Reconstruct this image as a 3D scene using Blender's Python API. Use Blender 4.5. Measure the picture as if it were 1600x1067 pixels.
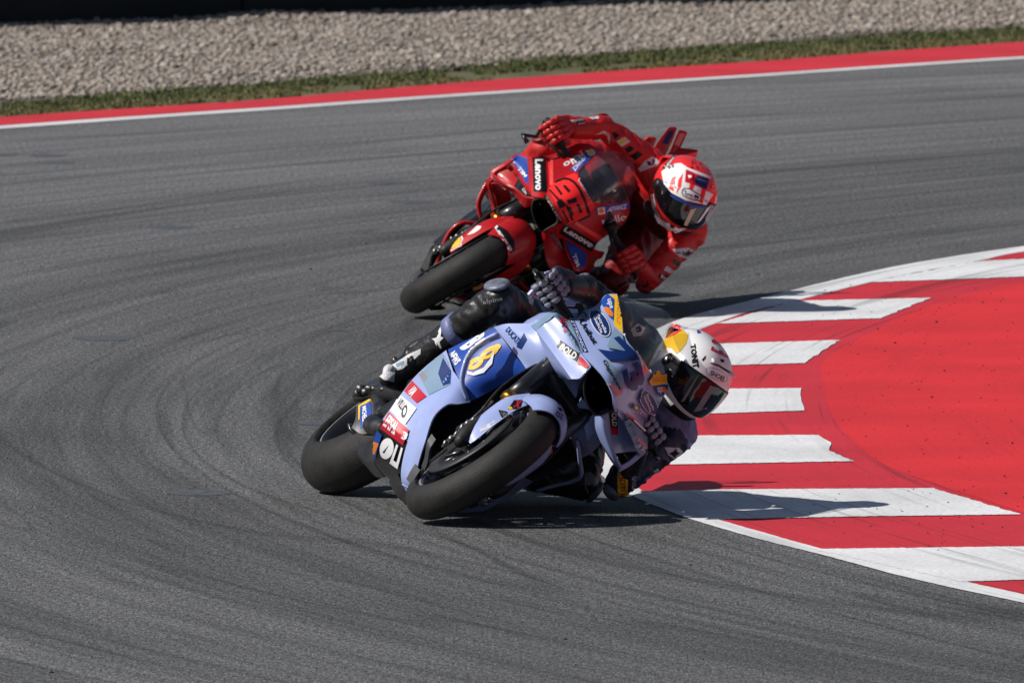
import bpy, bmesh, math, random
from mathutils import Vector, Matrix, noise
from mathutils.bvhtree import BVHTree
from mathutils.geometry import tessellate_polygon
for o in list(bpy.data.objects): bpy.data.objects.remove(o)
scene = bpy.context.scene
COL = scene.collection
random.seed(7)
V = Vector
# ------------------------------------------------------------------ camera, sky, sun, exposure
FPX, CAMH, HORIZON = 25000.0, 4.14, -1081.0            # focal length in photo pixels, camera height (m), horizon row
PITCH = math.atan((533.5 - HORIZON) / FPX)
cam = bpy.data.cameras.new('camera'); camo = bpy.data.objects.new('camera', cam); COL.objects.link(camo)
camo.location = (0, 0, CAMH); camo.rotation_euler = (math.pi/2 - PITCH, 0, 0)
cam.sensor_width = 36; cam.lens = 36*FPX/1600; cam.clip_start = 1; cam.clip_end = 4000
cam.dof.use_dof = True; cam.dof.focus_distance = 54.9; cam.dof.aperture_fstop = 17
scene.camera = camo
SUN_EL, SUN_AZ = math.radians(43), math.radians(14)     # shadows run to +x and a little away from the camera
sund = V((math.cos(SUN_EL)*math.cos(SUN_AZ), math.cos(SUN_EL)*math.sin(SUN_AZ), -math.sin(SUN_EL)))
sl = bpy.data.lights.new('sun', 'SUN'); sl.energy = 5.0; sl.angle = math.radians(.53); sl.color = (1, .955, .89)
so = bpy.data.objects.new('sun', sl); COL.objects.link(so); so.rotation_euler = sund.to_track_quat('-Z', 'Y').to_euler(); so.location = (-20, 40, 30)
w = bpy.data.worlds.new('World'); scene.world = w; w.use_nodes = True
nt = w.node_tree; bg = nt.nodes['Background']; sky = nt.nodes.new('ShaderNodeTexSky'); sky.sky_type = 'NISHITA'
sky.sun_disc = False; sky.sun_elevation = SUN_EL; sky.sun_rotation = math.atan2(-sund.x, -sund.y)
nt.links.new(sky.outputs[0], bg.inputs[0]); bg.inputs[1].default_value = .05
scene.view_settings.view_transform = 'Standard'; scene.view_settings.look = 'None'; scene.view_settings.exposure = -.06; scene.view_settings.gamma = 1
scene.render.engine = 'CYCLES'; scene.render.resolution_x = 1024; scene.render.resolution_y = 682

# ------------------------------------------------------------------ pixel -> place
CAM = V((0, 0, CAMH)); FW = V((0, math.cos(PITCH), -math.sin(PITCH))); RT = V((1, 0, 0)); UPV = RT.cross(FW)
def ray(px, py): return (FW + RT*((px-800)/FPX) + UPV*((533.5-py)/FPX)).normalized()
def G(px, py, z=0.0):
    d = ray(px, py); return CAM + d*((z-CAMH)/d.z)
RF, TF, RR, TR, WB = .30, .064, .335, .10, 1.45         # wheel radii, crown radii, wheelbase
def pose(x, y, yaw, lean):
    """bike frame (X forward, Y left, Z up, origin under the rear axle) leaned onto its tyre shoulders"""
    f = V((math.sin(yaw), -math.cos(yaw), 0)); l = V((math.cos(yaw), math.sin(yaw), 0)); u = V((0, 0, 1))
    u3 = u*math.cos(lean) + l*math.sin(lean); l3 = l*math.cos(lean) - u*math.sin(lean)
    z0 = (RR-TR)*math.cos(lean)+TR-RR*math.cos(lean)
    M = Matrix((f, l3, u3)).transposed().to_4x4(); M.translation = V((x, y, z0)); return M
MAT = {'A': pose(-.71121, 55.82864, .257404, .978504), 'B': pose(-.27203, 67.06923, -.122173, 1.038471)}
INV = {k: m.inverted() for k, m in MAT.items()}
def P(b, px, py, x=None, y=None):
    o = INV[b] @ CAM; d = (INV[b].to_3x3() @ ray(px, py))
    i, v = (0, x) if x is not None else (1, y)
    return o + d*((v-o[i])/d[i])

# ------------------------------------------------------------------ materials
MATS = {}
def nodes(m): m.use_nodes = True; return m.node_tree, m.node_tree.nodes['Principled BSDF']
def mat(name, col, rough=.5, metal=0, coat=0, bump=0, bscale=200, var=0, vscale=30, spec=.5, alpha=1, trans=0):
    if name in MATS: return MATS[name]
    m = bpy.data.materials.new(name); t, p = nodes(m)
    p.inputs['Base Color'].default_value = (*col, 1); p.inputs['Roughness'].default_value = rough; p.inputs['Metallic'].default_value = metal
    p.inputs['Coat Weight'].default_value = coat; p.inputs['Coat Roughness'].default_value = .1; p.inputs['Specular IOR Level'].default_value = spec
    tc = t.nodes.new('ShaderNodeTexCoord')
    if var:
        n = t.nodes.new('ShaderNodeTexNoise'); n.inputs['Scale'].default_value = vscale; n.inputs['Detail'].default_value = 6
        t.links.new(tc.outputs['Object'], n.inputs['Vector'])
        mr = t.nodes.new('ShaderNodeMapRange'); mr.inputs[1].default_value = .3; mr.inputs[2].default_value = .7; mr.inputs[3].default_value = 1-var; mr.inputs[4].default_value = 1+var
        t.links.new(n.outputs[0], mr.inputs[0])
        mx = t.nodes.new('ShaderNodeVectorMath'); mx.operation = 'SCALE'; mx.inputs[0].default_value = col
        t.links.new(mr.outputs[0], mx.inputs['Scale']); t.links.new(mx.outputs[0], p.inputs['Base Color'])
        m2 = t.nodes.new('ShaderNodeMapRange'); m2.inputs[1].default_value = .3; m2.inputs[2].default_value = .7; m2.inputs[3].default_value = max(rough-.08, .02); m2.inputs[4].default_value = min(rough+.1, 1)
        t.links.new(n.outputs[0], m2.inputs[0]); t.links.new(m2.outputs[0], p.inputs['Roughness'])
    if bump:
        n = t.nodes.new('ShaderNodeTexNoise'); n.inputs['Scale'].default_value = bscale; n.inputs['Detail'].default_value = 4
        t.links.new(tc.outputs['Object'], n.inputs['Vector'])
        b = t.nodes.new('ShaderNodeBump'); b.inputs['Strength'].default_value = bump; b.inputs['Distance'].default_value = .01
        t.links.new(n.outputs[0], b.inputs['Height']); t.links.new(b.outputs[0], p.inputs['Normal'])
    MATS[name] = m; return m
def glass(name, col, op, gloss_rough=.03):
    """thin tinted acrylic: clear film that reflects at grazing angles"""
    m = bpy.data.materials.new(name); m.use_nodes = True; t = m.node_tree; t.nodes.clear()
    out = t.nodes.new('ShaderNodeOutputMaterial'); tr = t.nodes.new('ShaderNodeBsdfTransparent'); tr.inputs[0].default_value = (*col, 1)
    gl = t.nodes.new('ShaderNodeBsdfGlossy'); gl.inputs['Roughness'].default_value = gloss_rough
    lw = t.nodes.new('ShaderNodeLayerWeight'); lw.inputs[0].default_value = .5; pw = t.nodes.new('ShaderNodeMath'); pw.operation = 'POWER'; pw.inputs[1].default_value = 4; t.links.new(lw.outputs['Facing'], pw.inputs[0]); fr = t.nodes.new('ShaderNodeMath'); fr.operation = 'MULTIPLY_ADD'; fr.inputs[1].default_value = .3; fr.inputs[2].default_value = .02; t.links.new(pw.outputs[0], fr.inputs[0])
    df = t.nodes.new('ShaderNodeBsdfDiffuse'); df.inputs[0].default_value = (.5, .5, .53, 1)
    m1 = t.nodes.new('ShaderNodeMixShader'); m1.inputs[0].default_value = op; t.links.new(tr.outputs[0], m1.inputs[1]); t.links.new(df.outputs[0], m1.inputs[2])
    m2 = t.nodes.new('ShaderNodeMixShader'); t.links.new(fr.outputs[0], m2.inputs[0]); t.links.new(m1.outputs[0], m2.inputs[1]); t.links.new(gl.outputs[0], m2.inputs[2])
    t.links.new(m2.outputs[0], out.inputs[0]); MATS[name] = m; return m

LAV = mat('lavender paint', (.30, .37, .655), .36, coat=.16, var=.05, vscale=9, spec=.35)
RED = mat('red paint', (.42, .008, .012), .38, coat=.2, var=.05, vscale=9, spec=.35)
BLUE = mat('blue paint', (.012, .06, .34), .4, coat=.1, spec=.3)
NAVY = mat('navy paint', (.008, .03, .15), .45, coat=.04, spec=.2)
TEAL = mat('teal paint', (.2, .3, .42), .38, coat=.15, spec=.3)
CARB = mat('carbon fibre', (.009, .009, .011), .35, coat=.3, var=.4, vscale=300)
BLACK = mat('matte black', (.006, .006, .007), .6, var=.3, vscale=60)
RUBB = mat('tyre rubber', (.017, .0165, .016), .6, bump=.3, bscale=300, var=.3, vscale=22, spec=.32)
RIM = mat('rim magnesium', (.03, .03, .036), .34, metal=.6, coat=.3)
STEEL = mat('machined steel', (.42, .41, .4), .3, metal=1, var=.2, vscale=90)
TITAN = mat('titanium', (.16, .15, .15), .32, metal=1, var=.3, vscale=25)
GOLD = mat('anodised gold', (.55, .25, .03), .3, metal=1)
DISC = mat('carbon disc', (.03, .03, .033), .5, metal=.3)
WHITE = mat('white paint', (.78, .78, .8), .4, spec=.25)
YEL = mat('yellow paint', (.8, .48, .02), .4, spec=.25)
ORA = mat('orange paint', (.72, .2, .02), .4, spec=.25)
DRED = mat('crimson paint', (.5, .012, .03), .4, spec=.25)
HOT = mat('fluorescent red paint', (.9, .028, .03), .42, spec=.25)
INK = mat('black paint', (.008, .008, .009), .4, spec=.25)
GREEN = mat('green paint', (.12, .4, .03), .4)
LIME = mat('lime paint', (.6, .6, .02), .4)
PINK = mat('coral paint', (.75, .25, .24), .4)
BEIGE = mat('beige paint', (.62, .48, .36), .4)
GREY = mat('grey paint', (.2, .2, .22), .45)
SCREEN = glass('tinted screen', (.94, .94, .95), .012)
SCREENB = glass('hazy screen', (.93, .93, .94), .045)
# leather suits
LBLK = mat('black leather', (.011, .011, .013), .42, bump=.14, bscale=70, var=.3, vscale=18)
LNAV = mat('navy leather', (.012, .017, .05), .45, bump=.14, bscale=70, var=.2, vscale=18)
LLAV = mat('lavender leather', (.14, .165, .34), .45, bump=.14, bscale=70, var=.15, vscale=18)
LRED = mat('red leather', (.5, .012, .012), .45, bump=.14, bscale=70, var=.15, vscale=18)
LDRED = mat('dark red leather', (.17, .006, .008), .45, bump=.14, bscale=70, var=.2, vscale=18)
LWHT = mat('white leather', (.6, .6, .63), .45, bump=.4, bscale=90, var=.1, vscale=18)
PAD = mat('slider plastic', (.13, .15, .2), .45, var=.45, vscale=35)
HWHITE = mat('helmet white', (.86, .86, .87), .25, coat=.6)
HRED = mat('helmet red', (.85, .03, .03), .25, coat=.6)
VISOR = mat('dark visor', (.004, .004, .005), .08, coat=.5)

# ------------------------------------------------------------------ mesh helpers
def link(name, me, m=None, parent=None):
    o = bpy.data.objects.new(name, me); COL.objects.link(o)
    if m:
        for k in (m if isinstance(m, (list, tuple)) else [m]): me.materials.append(k)
    if parent: o.parent = parent
    return o
def smooth(me):
    me.polygons.foreach_set('use_smooth', [True]*len(me.polygons)); return me
def mesh(name, v, f, m=None, parent=None, sm=True):
    me = bpy.data.meshes.new(name); me.from_pydata([tuple(p) for p in v], [], f); me.update()
    if sm: smooth(me)
    return link(name, me, m, parent)
def frombm(name, bm, m=None, parent=None, sm=True):
    me = bpy.data.meshes.new(name); bm.to_mesh(me); bm.free()
    if sm: smooth(me)
    return link(name, me, m, parent)
def crm(a, b, c, d, t):
    return .5*((2*b)+(c-a)*t+(2*a-5*b+4*c-d)*t*t+(3*b-a-3*c+d)*t*t*t)
def spline(pts, k):
    if k <= 1 or len(pts) < 2: return list(pts)
    out = []; n = len(pts)
    for i in range(n-1):
        a = pts[i-1] if i else pts[0]*2-pts[1]; d = pts[i+2] if i+2 < n else pts[-1]*2-pts[-2]
        for j in range(k): out.append(crm(a, pts[i], pts[i+1], d, j/k))
    out.append(pts[-1]); return out
def surf(rows, k=5, kr=None):
    rows = [spline(r, k) for r in rows]
    cols = [spline([r[i] for r in rows], kr or k) for i in range(len(rows[0]))]
    return [list(c) for c in zip(*cols)]
def shell(name, grid, m, parent, thick=.004, eye=None, sm=True):
    """a panel with thickness from a grid of points; its outer face looks towards `eye` (bike-local)"""
    R, C_ = len(grid), len(grid[0]); v = [p for r in grid for p in r]
    f = [(i*C_+j, i*C_+j+1, (i+1)*C_+j+1, (i+1)*C_+j) for i in range(R-1) for j in range(C_-1)]
    nr = [V() for _ in v]
    for q in f:
        n = (v[q[2]]-v[q[0]]).cross(v[q[3]]-v[q[1]])
        for i in q: nr[i] += n
    tot = V()
    for n in nr: tot += n
    c = sum(v, V())/len(v)
    if eye is None: eye = V((30, -3, 0))
    if tot.dot(eye-c) < 0: f = [tuple(reversed(q)) for q in f]; nr = [-n for n in nr]
    nr = [n.normalized() if n.length > 1e-12 else V((1, 0, 0)) for n in nr]
    N = len(v); vv = v+[p-n*thick for p, n in zip(v, nr)]
    ff = f+[tuple(N+i for i in reversed(q)) for q in f]
    per = [i for i in range(C_)]+[i*C_+C_-1 for i in range(1, R)]+[(R-1)*C_+j for j in range(C_-2, -1, -1)]+[i*C_ for i in range(R-2, 0, -1)]
    for a, b in zip(per, per[1:]+per[:1]): ff.append((a, b, N+b, N+a))
    o = mesh(name, vv, ff, m, parent, sm); bm = bmesh.new(); bm.from_mesh(o.data)
    bmesh.ops.recalc_face_normals(bm, faces=bm.faces)
    for e in bm.edges:
        if e.is_manifold and len(e.link_faces) == 2 and e.calc_face_angle(0) > .7: e.smooth = False
    bm.to_mesh(o.data); bm.free(); return o
def tube(name, pts, rad, m, parent=None, n=10, flat=1.0, k=4, cap=True, bm=None):
    """swept tube; rad is a number or one per point; flat squeezes the second axis"""
    own = bm is None
    if own: bm = bmesh.new()
    rads = rad if isinstance(rad, (list, tuple)) else [rad]*len(pts)
    pr = spline([V((*p, r)) if False else p for p in pts], k); rr = [x[0] for x in spline([V((r, 0, 0)) for r in rads], k)]
    rings = []; up = None
    for i, p in enumerate(pr):
        t = (pr[min(i+1, len(pr)-1)]-pr[max(i-1, 0)]).normalized()
        if up is None: up = t.orthogonal().normalized() if abs(t.z) > .9 else V((0, 0, 1))
        s = t.cross(up).normalized(); up = s.cross(t).normalized()
        rings.append([bm.verts.new(p+(s*math.cos(a)*rr[i]+up*math.sin(a)*rr[i]*flat)) for a in [2*math.pi*j/n for j in range(n)]])
    for a, b in zip(rings, rings[1:]):
        for j in range(n): bm.faces.new((a[j], a[(j+1) % n], b[(j+1) % n], b[j]))
    if cap:
        bm.faces.new(list(reversed(rings[0]))); bm.faces.new(rings[-1])
    if own: return frombm(name, bm, m, parent)
def lathe(name, prof, m, parent=None, n=72, axis='Y', c=V(), bm=None):
    own = bm is None
    if own: bm = bmesh.new()
    rings = []
    for r, a in prof:
        rings.append([bm.verts.new(c+V((r*math.cos(t), a, r*math.sin(t)))) for t in [2*math.pi*i/n for i in range(n)]])
    for a, b in zip(rings, rings[1:]):
        for i in range(n): bm.faces.new((a[i], a[(i+1) % n], b[(i+1) % n], b[i]))
    if own:
        bmesh.ops.recalc_face_normals(bm, faces=bm.faces); return frombm(name, bm, m, parent)
def box(bm, c, s, M=None, bev=0):
    g = bmesh.ops.create_cube(bm, size=1); vs = g['verts']
    bmesh.ops.scale(bm, vec=s, verts=vs)
    if bev:
        es = list({e for v in vs for e in v.link_edges}); r = bmesh.ops.bevel(bm, geom=es, offset=bev, segments=2, affect='EDGES'); vs = list({v for f in r['faces'] for v in f.verts} | {v for v in vs if v.is_valid})
    if M: bmesh.ops.transform(bm, matrix=M.to_4x4(), verts=vs, space=Matrix())
    bmesh.ops.translate(bm, vec=c, verts=vs)
def capsule(bm, a, ra, b, rb, seg=14):
    """tapered limb piece with round ends"""
    d = b-a; t = d.normalized() if d.length > 1e-6 else V((0, 0, 1)); u = t.orthogonal().normalized(); w_ = t.cross(u); rg = []
    for k in range(1, 6): q = math.pi/2*k/5; rg.append((a-t*ra*math.cos(q), ra*math.sin(q)))
    for k in range(0, 5): q = math.pi/2*k/5; rg.append((b+t*rb*math.sin(q), rb*math.cos(q)))
    cs = [(math.cos(2*math.pi*i/seg), math.sin(2*math.pi*i/seg)) for i in range(seg)]
    R_ = [[bm.verts.new(c+(u*x+w_*y)*r) for x, y in cs] for c, r in rg]; s0 = bm.verts.new(a-t*ra); s1 = bm.verts.new(b+t*rb)
    for i in range(seg):
        j = (i+1) % seg; bm.faces.new((s0, R_[0][j], R_[0][i])); bm.faces.new((s1, R_[-1][i], R_[-1][j]))
        for p, q in zip(R_, R_[1:]): bm.faces.new((p[i], p[j], q[j], q[i]))
TMP = bpy.data.scenes.new('workbench'); TVL = TMP.view_layers[0]
def baked(o):
    """mesh of an object with its modifiers, evaluated in a small scene of its own"""
    TMP.collection.objects.link(o); TVL.update(); dg = TVL.depsgraph
    me = bpy.data.meshes.new_from_object(o.evaluated_get(dg)); bpy.data.objects.remove(o); return me
def remeshed(name, bm, vox, m, parent, smoothit=4, fold=0, fscale=20):
    """fuse overlapping pieces into one continuous skin"""
    me = bpy.data.meshes.new(name); bm.to_mesh(me); bm.free()
    t = bpy.data.objects.new('tmp', me)
    r = t.modifiers.new('r', 'REMESH'); r.mode = 'VOXEL'; r.voxel_size = vox; r.use_smooth_shade = True
    s = t.modifiers.new('s', 'SMOOTH'); s.iterations = smoothit; s.factor = .5
    out = baked(t); out.name = name
    if fold:
        nn = [v.normal.copy() for v in out.vertices]
        for v, nv in zip(out.vertices, nn):
            p = v.co.copy(); q = V((p.x*fscale, p.y*fscale, p.z*fscale*1.7)); a = noise.noise(q); c = noise.noise(q*2.3+V((9, 2, 5)))
            v.co = p + nv*((1-abs(a)*2.2)*fold+c*fold*.5)
    smooth(out); out.materials.clear()
    return link(name, out, m, parent)
def thing(name, label, cat, M=None, group=None):
    o = bpy.data.objects.new(name, None); COL.objects.link(o); o.empty_display_size = .2
    if M is not None: o.matrix_world = M
    o['label'] = label; o['category'] = cat
    if group: o['group'] = group
    return o
def tag(o, label, cat, group=None, kind=None):
    if label: o['label'] = label
    if cat: o['category'] = cat
    if group: o['group'] = group
    if kind: o['kind'] = kind
    return o
def struct(o): o['kind'] = 'structure'; return o

# ------------------------------------------------------------------ paint and lettering laid on a surface
class Skin:
    """world-space BVH of the panels a print can land on"""
    def __init__(self, objs):
        vs, fs = [], []
        for o, M in objs:
            n = len(vs); vs += [M @ v.co for v in o.data.vertices]; fs += [tuple(n+i for i in p.vertices) for p in o.data.polygons]
        self.t = BVHTree.FromPolygons(vs, fs)
    def hit(self, px, py):
        d = ray(px, py); p, n, i, t = self.t.ray_cast(CAM+d*40, d, 60)
        if p is None: return None
        if n.dot(d) > 0: n = -n
        return p, n
TXT = {}
def textmesh(s, bold):
    if (s, bold) in TXT: return TXT[(s, bold)]
    c = bpy.data.curves.new('t', 'FONT'); c.body = s; c.size = 1; c.offset = bold; c.resolution_u = 2
    me = baked(bpy.data.objects.new('t', c))
    v = [p.co.copy() for p in me.vertices]; f = [tuple(p.vertices) for p in me.polygons]
    x0, x1 = min(p.x for p in v), max(p.x for p in v); y0, y1 = min(p.y for p in v), max(p.y for p in v)
    v = [((p.x-x0)/(x1-x0), (p.y-y0)/(y1-y0)) for p in v]
    TXT[(s, bold)] = (v, f); return v, f
def lay(name, skin, vpx, faces, m, parent, inv, lift=.0016, step=3.5):
    bm = bmesh.new(); vs = [bm.verts.new((x, y, 0)) for x, y in vpx]
    for f in faces:
        try: bm.faces.new([vs[i] for i in f])
        except ValueError: pass
    for _ in range(6):
        es = [e for e in bm.edges if e.calc_length() > step]
        if not es: break
        bmesh.ops.subdivide_edges(bm, edges=es, cuts=1)
        bmesh.ops.triangulate(bm, faces=[f for f in bm.faces if len(f.verts) > 4])
    pos, last = {}, {}
    for v in bm.verts:
        h = skin.hit(v.co.x, v.co.y)
        if h: pos[v] = h
    if pos:
        ds = sorted((p-CAM).length for p, n in pos.values()); md = ds[len(ds)//2]
        pos = {v: h for v, h in pos.items() if abs((h[0]-CAM).length-md) < .13}
    bad = [f for f in bm.faces if any(v not in pos for v in f.verts) or max((pos[a][0]-pos[b][0]).length for a in f.verts for b in f.verts) > .09]
    bmesh.ops.delete(bm, geom=bad, context='FACES')
    for v in [v for v in bm.verts if not v.link_faces]: bm.verts.remove(v)
    for v in bm.verts:
        p, n = pos[v]; v.co = inv @ (p+n*lift)
    if not bm.faces: bm.free(); return None
    return frombm(name, bm, m, parent)
def quadmap(q):
    (ax, ay), (bx, by), (cx, cy), (dx, dy) = q        # top-left, top-right, bottom-right, bottom-left of the lettering
    def f(u, v):
        v = 1-v
        return ((ax*(1-u)+bx*u)*(1-v)+(dx*(1-u)+cx*u)*v, (ay*(1-u)+by*u)*(1-v)+(dy*(1-u)+cy*u)*v)
    return f
class Printer:
    def __init__(self, skin, parent, inv): self.s, self.p, self.i, self.b = skin, parent, inv, []
    def lift(self, pts):
        """height above the panel: one coat more than whatever already lies under this print"""
        x0, x1, y0, y1 = min(p[0] for p in pts), max(p[0] for p in pts), min(p[1] for p in pts), max(p[1] for p in pts)
        L = 1+max([l for a, b, c, d, l in self.b if a < x1 and b > x0 and c < y1 and d > y0], default=0)
        self.b.append((x0, x1, y0, y1, L)); return .0009+.00042*L
    def text(self, s, q, m, bold=.02, name='lettering'):
        v, f = textmesh(s, bold); g = quadmap(q)
        w_ = [g(*p) for p in v]; return lay(name, self.s, w_, f, m, self.p, self.i, self.lift(w_))
    def poly(self, pts, m, name='paint_panel', step=5.0):
        f = [tuple(t) for t in tessellate_polygon([[V((x, y, 0)) for x, y in pts]])]
        return lay(name, self.s, pts, f, m, self.p, self.i, self.lift(pts), min(step, 3.5))
    def oval(self, c, a, b, m, name='emblem', n=20):
        return self.poly([(c[0]+a[0]*math.cos(t)+b[0]*math.sin(t), c[1]+a[1]*math.cos(t)+b[1]*math.sin(t)) for t in [2*math.pi*i/n for i in range(n)]], m, name)

# ================================================================== THE PLACE: corner of a circuit
CEN = V((28, 60, 0))                                    # centre of the bend
def polar_nodes(t):
    """r and theta about the centre of the bend, from object coordinates"""
    tc = t.nodes.new('ShaderNodeTexCoord'); sp = t.nodes.new('ShaderNodeVectorMath'); sp.operation = 'SUBTRACT'; sp.inputs[1].default_value = CEN
    t.links.new(tc.outputs['Object'], sp.inputs[0]); sx = t.nodes.new('ShaderNodeSeparateXYZ'); t.links.new(sp.outputs[0], sx.inputs[0])
    le = t.nodes.new('ShaderNodeVectorMath'); le.operation = 'LENGTH'; t.links.new(sp.outputs[0], le.inputs[0])
    ng = t.nodes.new('ShaderNodeMath'); ng.operation = 'MULTIPLY'; ng.inputs[1].default_value = -1; t.links.new(sx.outputs[0], ng.inputs[0])
    at = t.nodes.new('ShaderNodeMath'); at.operation = 'ARCTAN2'; t.links.new(sx.outputs[1], at.inputs[0]); t.links.new(ng.outputs[0], at.inputs[1])
    return tc, le.outputs['Value'], at.outputs[0]
def comb(t, a, sa, b, sb, off=0):
    c = t.nodes.new('ShaderNodeCombineXYZ')
    for s, k, i in ((a, sa, 0), (b, sb, 1)):
        m = t.nodes.new('ShaderNodeMath'); m.operation = 'MULTIPLY_ADD'; m.inputs[1].default_value = k; m.inputs[2].default_value = off; t.links.new(s, m.inputs[0]); t.links.new(m.outputs[0], c.inputs[i])
    return c.outputs[0]
def noisen(t, vec, sc=1, det=3, rough=.5):
    n = t.nodes.new('ShaderNodeTexNoise'); n.inputs['Scale'].default_value = sc; n.inputs['Detail'].default_value = det; n.inputs['Roughness'].default_value = rough
    t.links.new(vec, n.inputs['Vector']); return n.outputs[0]
def rng(t, s, a, b, c, d):
    m = t.nodes.new('ShaderNodeMapRange'); 
    for i, x in enumerate((a, b, c, d)): m.inputs[i+1].default_value = x
    t.links.new(s, m.inputs[0]); return m.outputs[0]
def math2(t, op, a, b):
    m = t.nodes.new('ShaderNodeMath'); m.operation = op
    for i, x in enumerate((a, b)):
        if isinstance(x, (int, float)): m.inputs[i].default_value = x
        else: t.links.new(x, m.inputs[i])
    return m.outputs[0]
def colmul(t, col, s):
    v = t.nodes.new('ShaderNodeVectorMath'); v.operation = 'SCALE'
    if isinstance(col, tuple): v.inputs[0].default_value = col
    else: t.links.new(col, v.inputs[0])
    t.links.new(s, v.inputs['Scale']); return v.outputs[0]
def mixc(t, f, a, b):
    m = t.nodes.new('ShaderNodeMix'); m.data_type = 'RGBA'
    t.links.new(f, m.inputs[0])
    for i, x in ((6, a), (7, b)):
        if isinstance(x, tuple): m.inputs[i].default_value = (*x, 1)
        else: t.links.new(x, m.inputs[i])
    return m.outputs[2]

def asphalt_material():
    m = bpy.data.materials.new('racetrack asphalt'); t, p = nodes(m); tc, r, th = polar_nodes(t)
    mp = t.nodes.new('ShaderNodeMapping'); mp.inputs['Scale'].default_value = (1, .4, 1); t.links.new(tc.outputs['Object'], mp.inputs[0])
    grain = noisen(t, mp.outputs[0], 125, 2, .75)          # aggregate
    grit = noisen(t, mp.outputs[0], 48, 2, .6)
    big = noisen(t, tc.outputs['Object'], .55, 4)
    s1 = noisen(t, comb(t, r, 1.9, th, 2.6), 1, 4, .62)     # rubbered racing lines
    s2 = noisen(t, comb(t, r, 8.5, th, 5.0, 7), 1, 3, .6)
    s3 = noisen(t, comb(t, r, 21, th, 11.0, 31), 1, 3, .6)
    k = math2(t, 'MULTIPLY', rng(t, s1, .36, .62, .76, 1.09), rng(t, s2, .34, .6, .78, 1.06))
    k = math2(t, 'MULTIPLY', k, rng(t, s3, .30, .5, .72, 1.0))
    k = math2(t, 'MULTIPLY', k, rng(t, r, 29.5, 36, .80, 1.24))                # darker on the inner radii, lighter towards the outer edge
    for (fr, ft, off, wd, dk) in ((.75, 1.1, 51, .0045, .72), (1.3, 1.7, 83, .005, .74), (.5, .8, 17, .003, .72), (2.2, 2.6, 29, .006, .78)):     # single tyre marks: contour lines of a slow noise
        nn = noisen(t, comb(t, r, fr, th, ft, off), 1, 1, .4); ab = math2(t, 'ABSOLUTE', math2(t, 'SUBTRACT', nn, .5), 0)
        k = math2(t, 'MULTIPLY', k, rng(t, ab, wd*.4, wd*1.6, dk, 1.0))
    k = math2(t, 'MULTIPLY', k, rng(t, big, .3, .7, .88, 1.1))
    k = math2(t, 'MULTIPLY', k, rng(t, grain, .36, .64, .12, 2.0))
    k = math2(t, 'MULTIPLY', k, rng(t, grit, .34, .66, .6, 1.4))
    t.links.new(colmul(t, (.122, .123, .126), k), p.inputs['Base Color'])
    p.inputs['Roughness'].default_value = .78; p.inputs['Specular IOR Level'].default_value = .4
    b = t.nodes.new('ShaderNodeBump'); b.inputs['Strength'].default_value = .5; b.inputs['Distance'].default_value = .004; t.links.new(grain, b.inputs['Height']); t.links.new(b.outputs[0], p.inputs['Normal'])
    return m
def painted_material(name, col, marks=.6, worn=(.12, .12, .12)):
    m = bpy.data.materials.new(name); t, p = nodes(m); tc, r, th = polar_nodes(t)
    fine = noisen(t, tc.outputs['Object'], 60, 3, .6); big = noisen(t, tc.outputs['Object'], 1.3, 3)
    s = noisen(t, comb(t, r, 9, th, 5, 3), 1, 2, .55); gate = noisen(t, comb(t, r, 1.2, th, 6, 11), 1, 2)
    s4 = noisen(t, comb(t, r, 40, th, 9, 5), 1, 1, .5)
    mk = math2(t, 'MULTIPLY', rng(t, s, .43, .33, 0, 1), rng(t, gate, .38, .52, 0, marks))
    mk2 = math2(t, 'MULTIPLY', rng(t, s4, .40, .30, 0, .9), rng(t, gate, .36, .5, 0, marks))
    mk = math2(t, 'MAXIMUM', mk, mk2)
    k = math2(t, 'MULTIPLY', rng(t, fine, .3, .7, .8, 1.14), rng(t, big, .3, .7, .86, 1.08))
    t.links.new(mixc(t, mk, colmul(t, col, k), worn), p.inputs['Base Color']); p.inputs['Roughness'].default_value = .62; p.inputs['Specular IOR Level'].default_value = .35
    b = t.nodes.new('ShaderNodeBump'); b.inputs['Strength'].default_value = .3; b.inputs['Distance'].default_value = .004; t.links.new(fine, b.inputs['Height']); t.links.new(b.outputs[0], p.inputs['Normal'])
    return m
def soil_material(name, c1, c2, sc):
    m = bpy.data.materials.new(name); t, p = nodes(m); tc = t.nodes.new('ShaderNodeTexCoord')
    n = noisen(t, tc.outputs['Object'], sc, 5, .6); n2 = noisen(t, tc.outputs['Object'], sc*9, 3, .6)
    t.links.new(colmul(t, mixc(t, rng(t, n, .4, .6, 0, 1), c1, c2), rng(t, n2, .3, .7, .6, 1.35)), p.inputs['Base Color']); p.inputs['Roughness'].default_value = .95
    b = t.nodes.new('ShaderNodeBump'); b.inputs['Strength'].default_value = .8; b.inputs['Distance'].default_value = .02; t.links.new(n2, b.inputs['Height']); t.links.new(b.outputs[0], p.inputs['Normal'])
    return m
ASPH = asphalt_material()
KRED = painted_material('kerb red paint', (.58, .026, .042), .6, (.13, .014, .02)); KWHT = painted_material('kerb white paint', (.76, .77, .79), .55, (.2, .2, .21))
RRED = painted_material('runoff red paint', (.68, .024, .03), .15, (.3, .015, .022))

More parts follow.
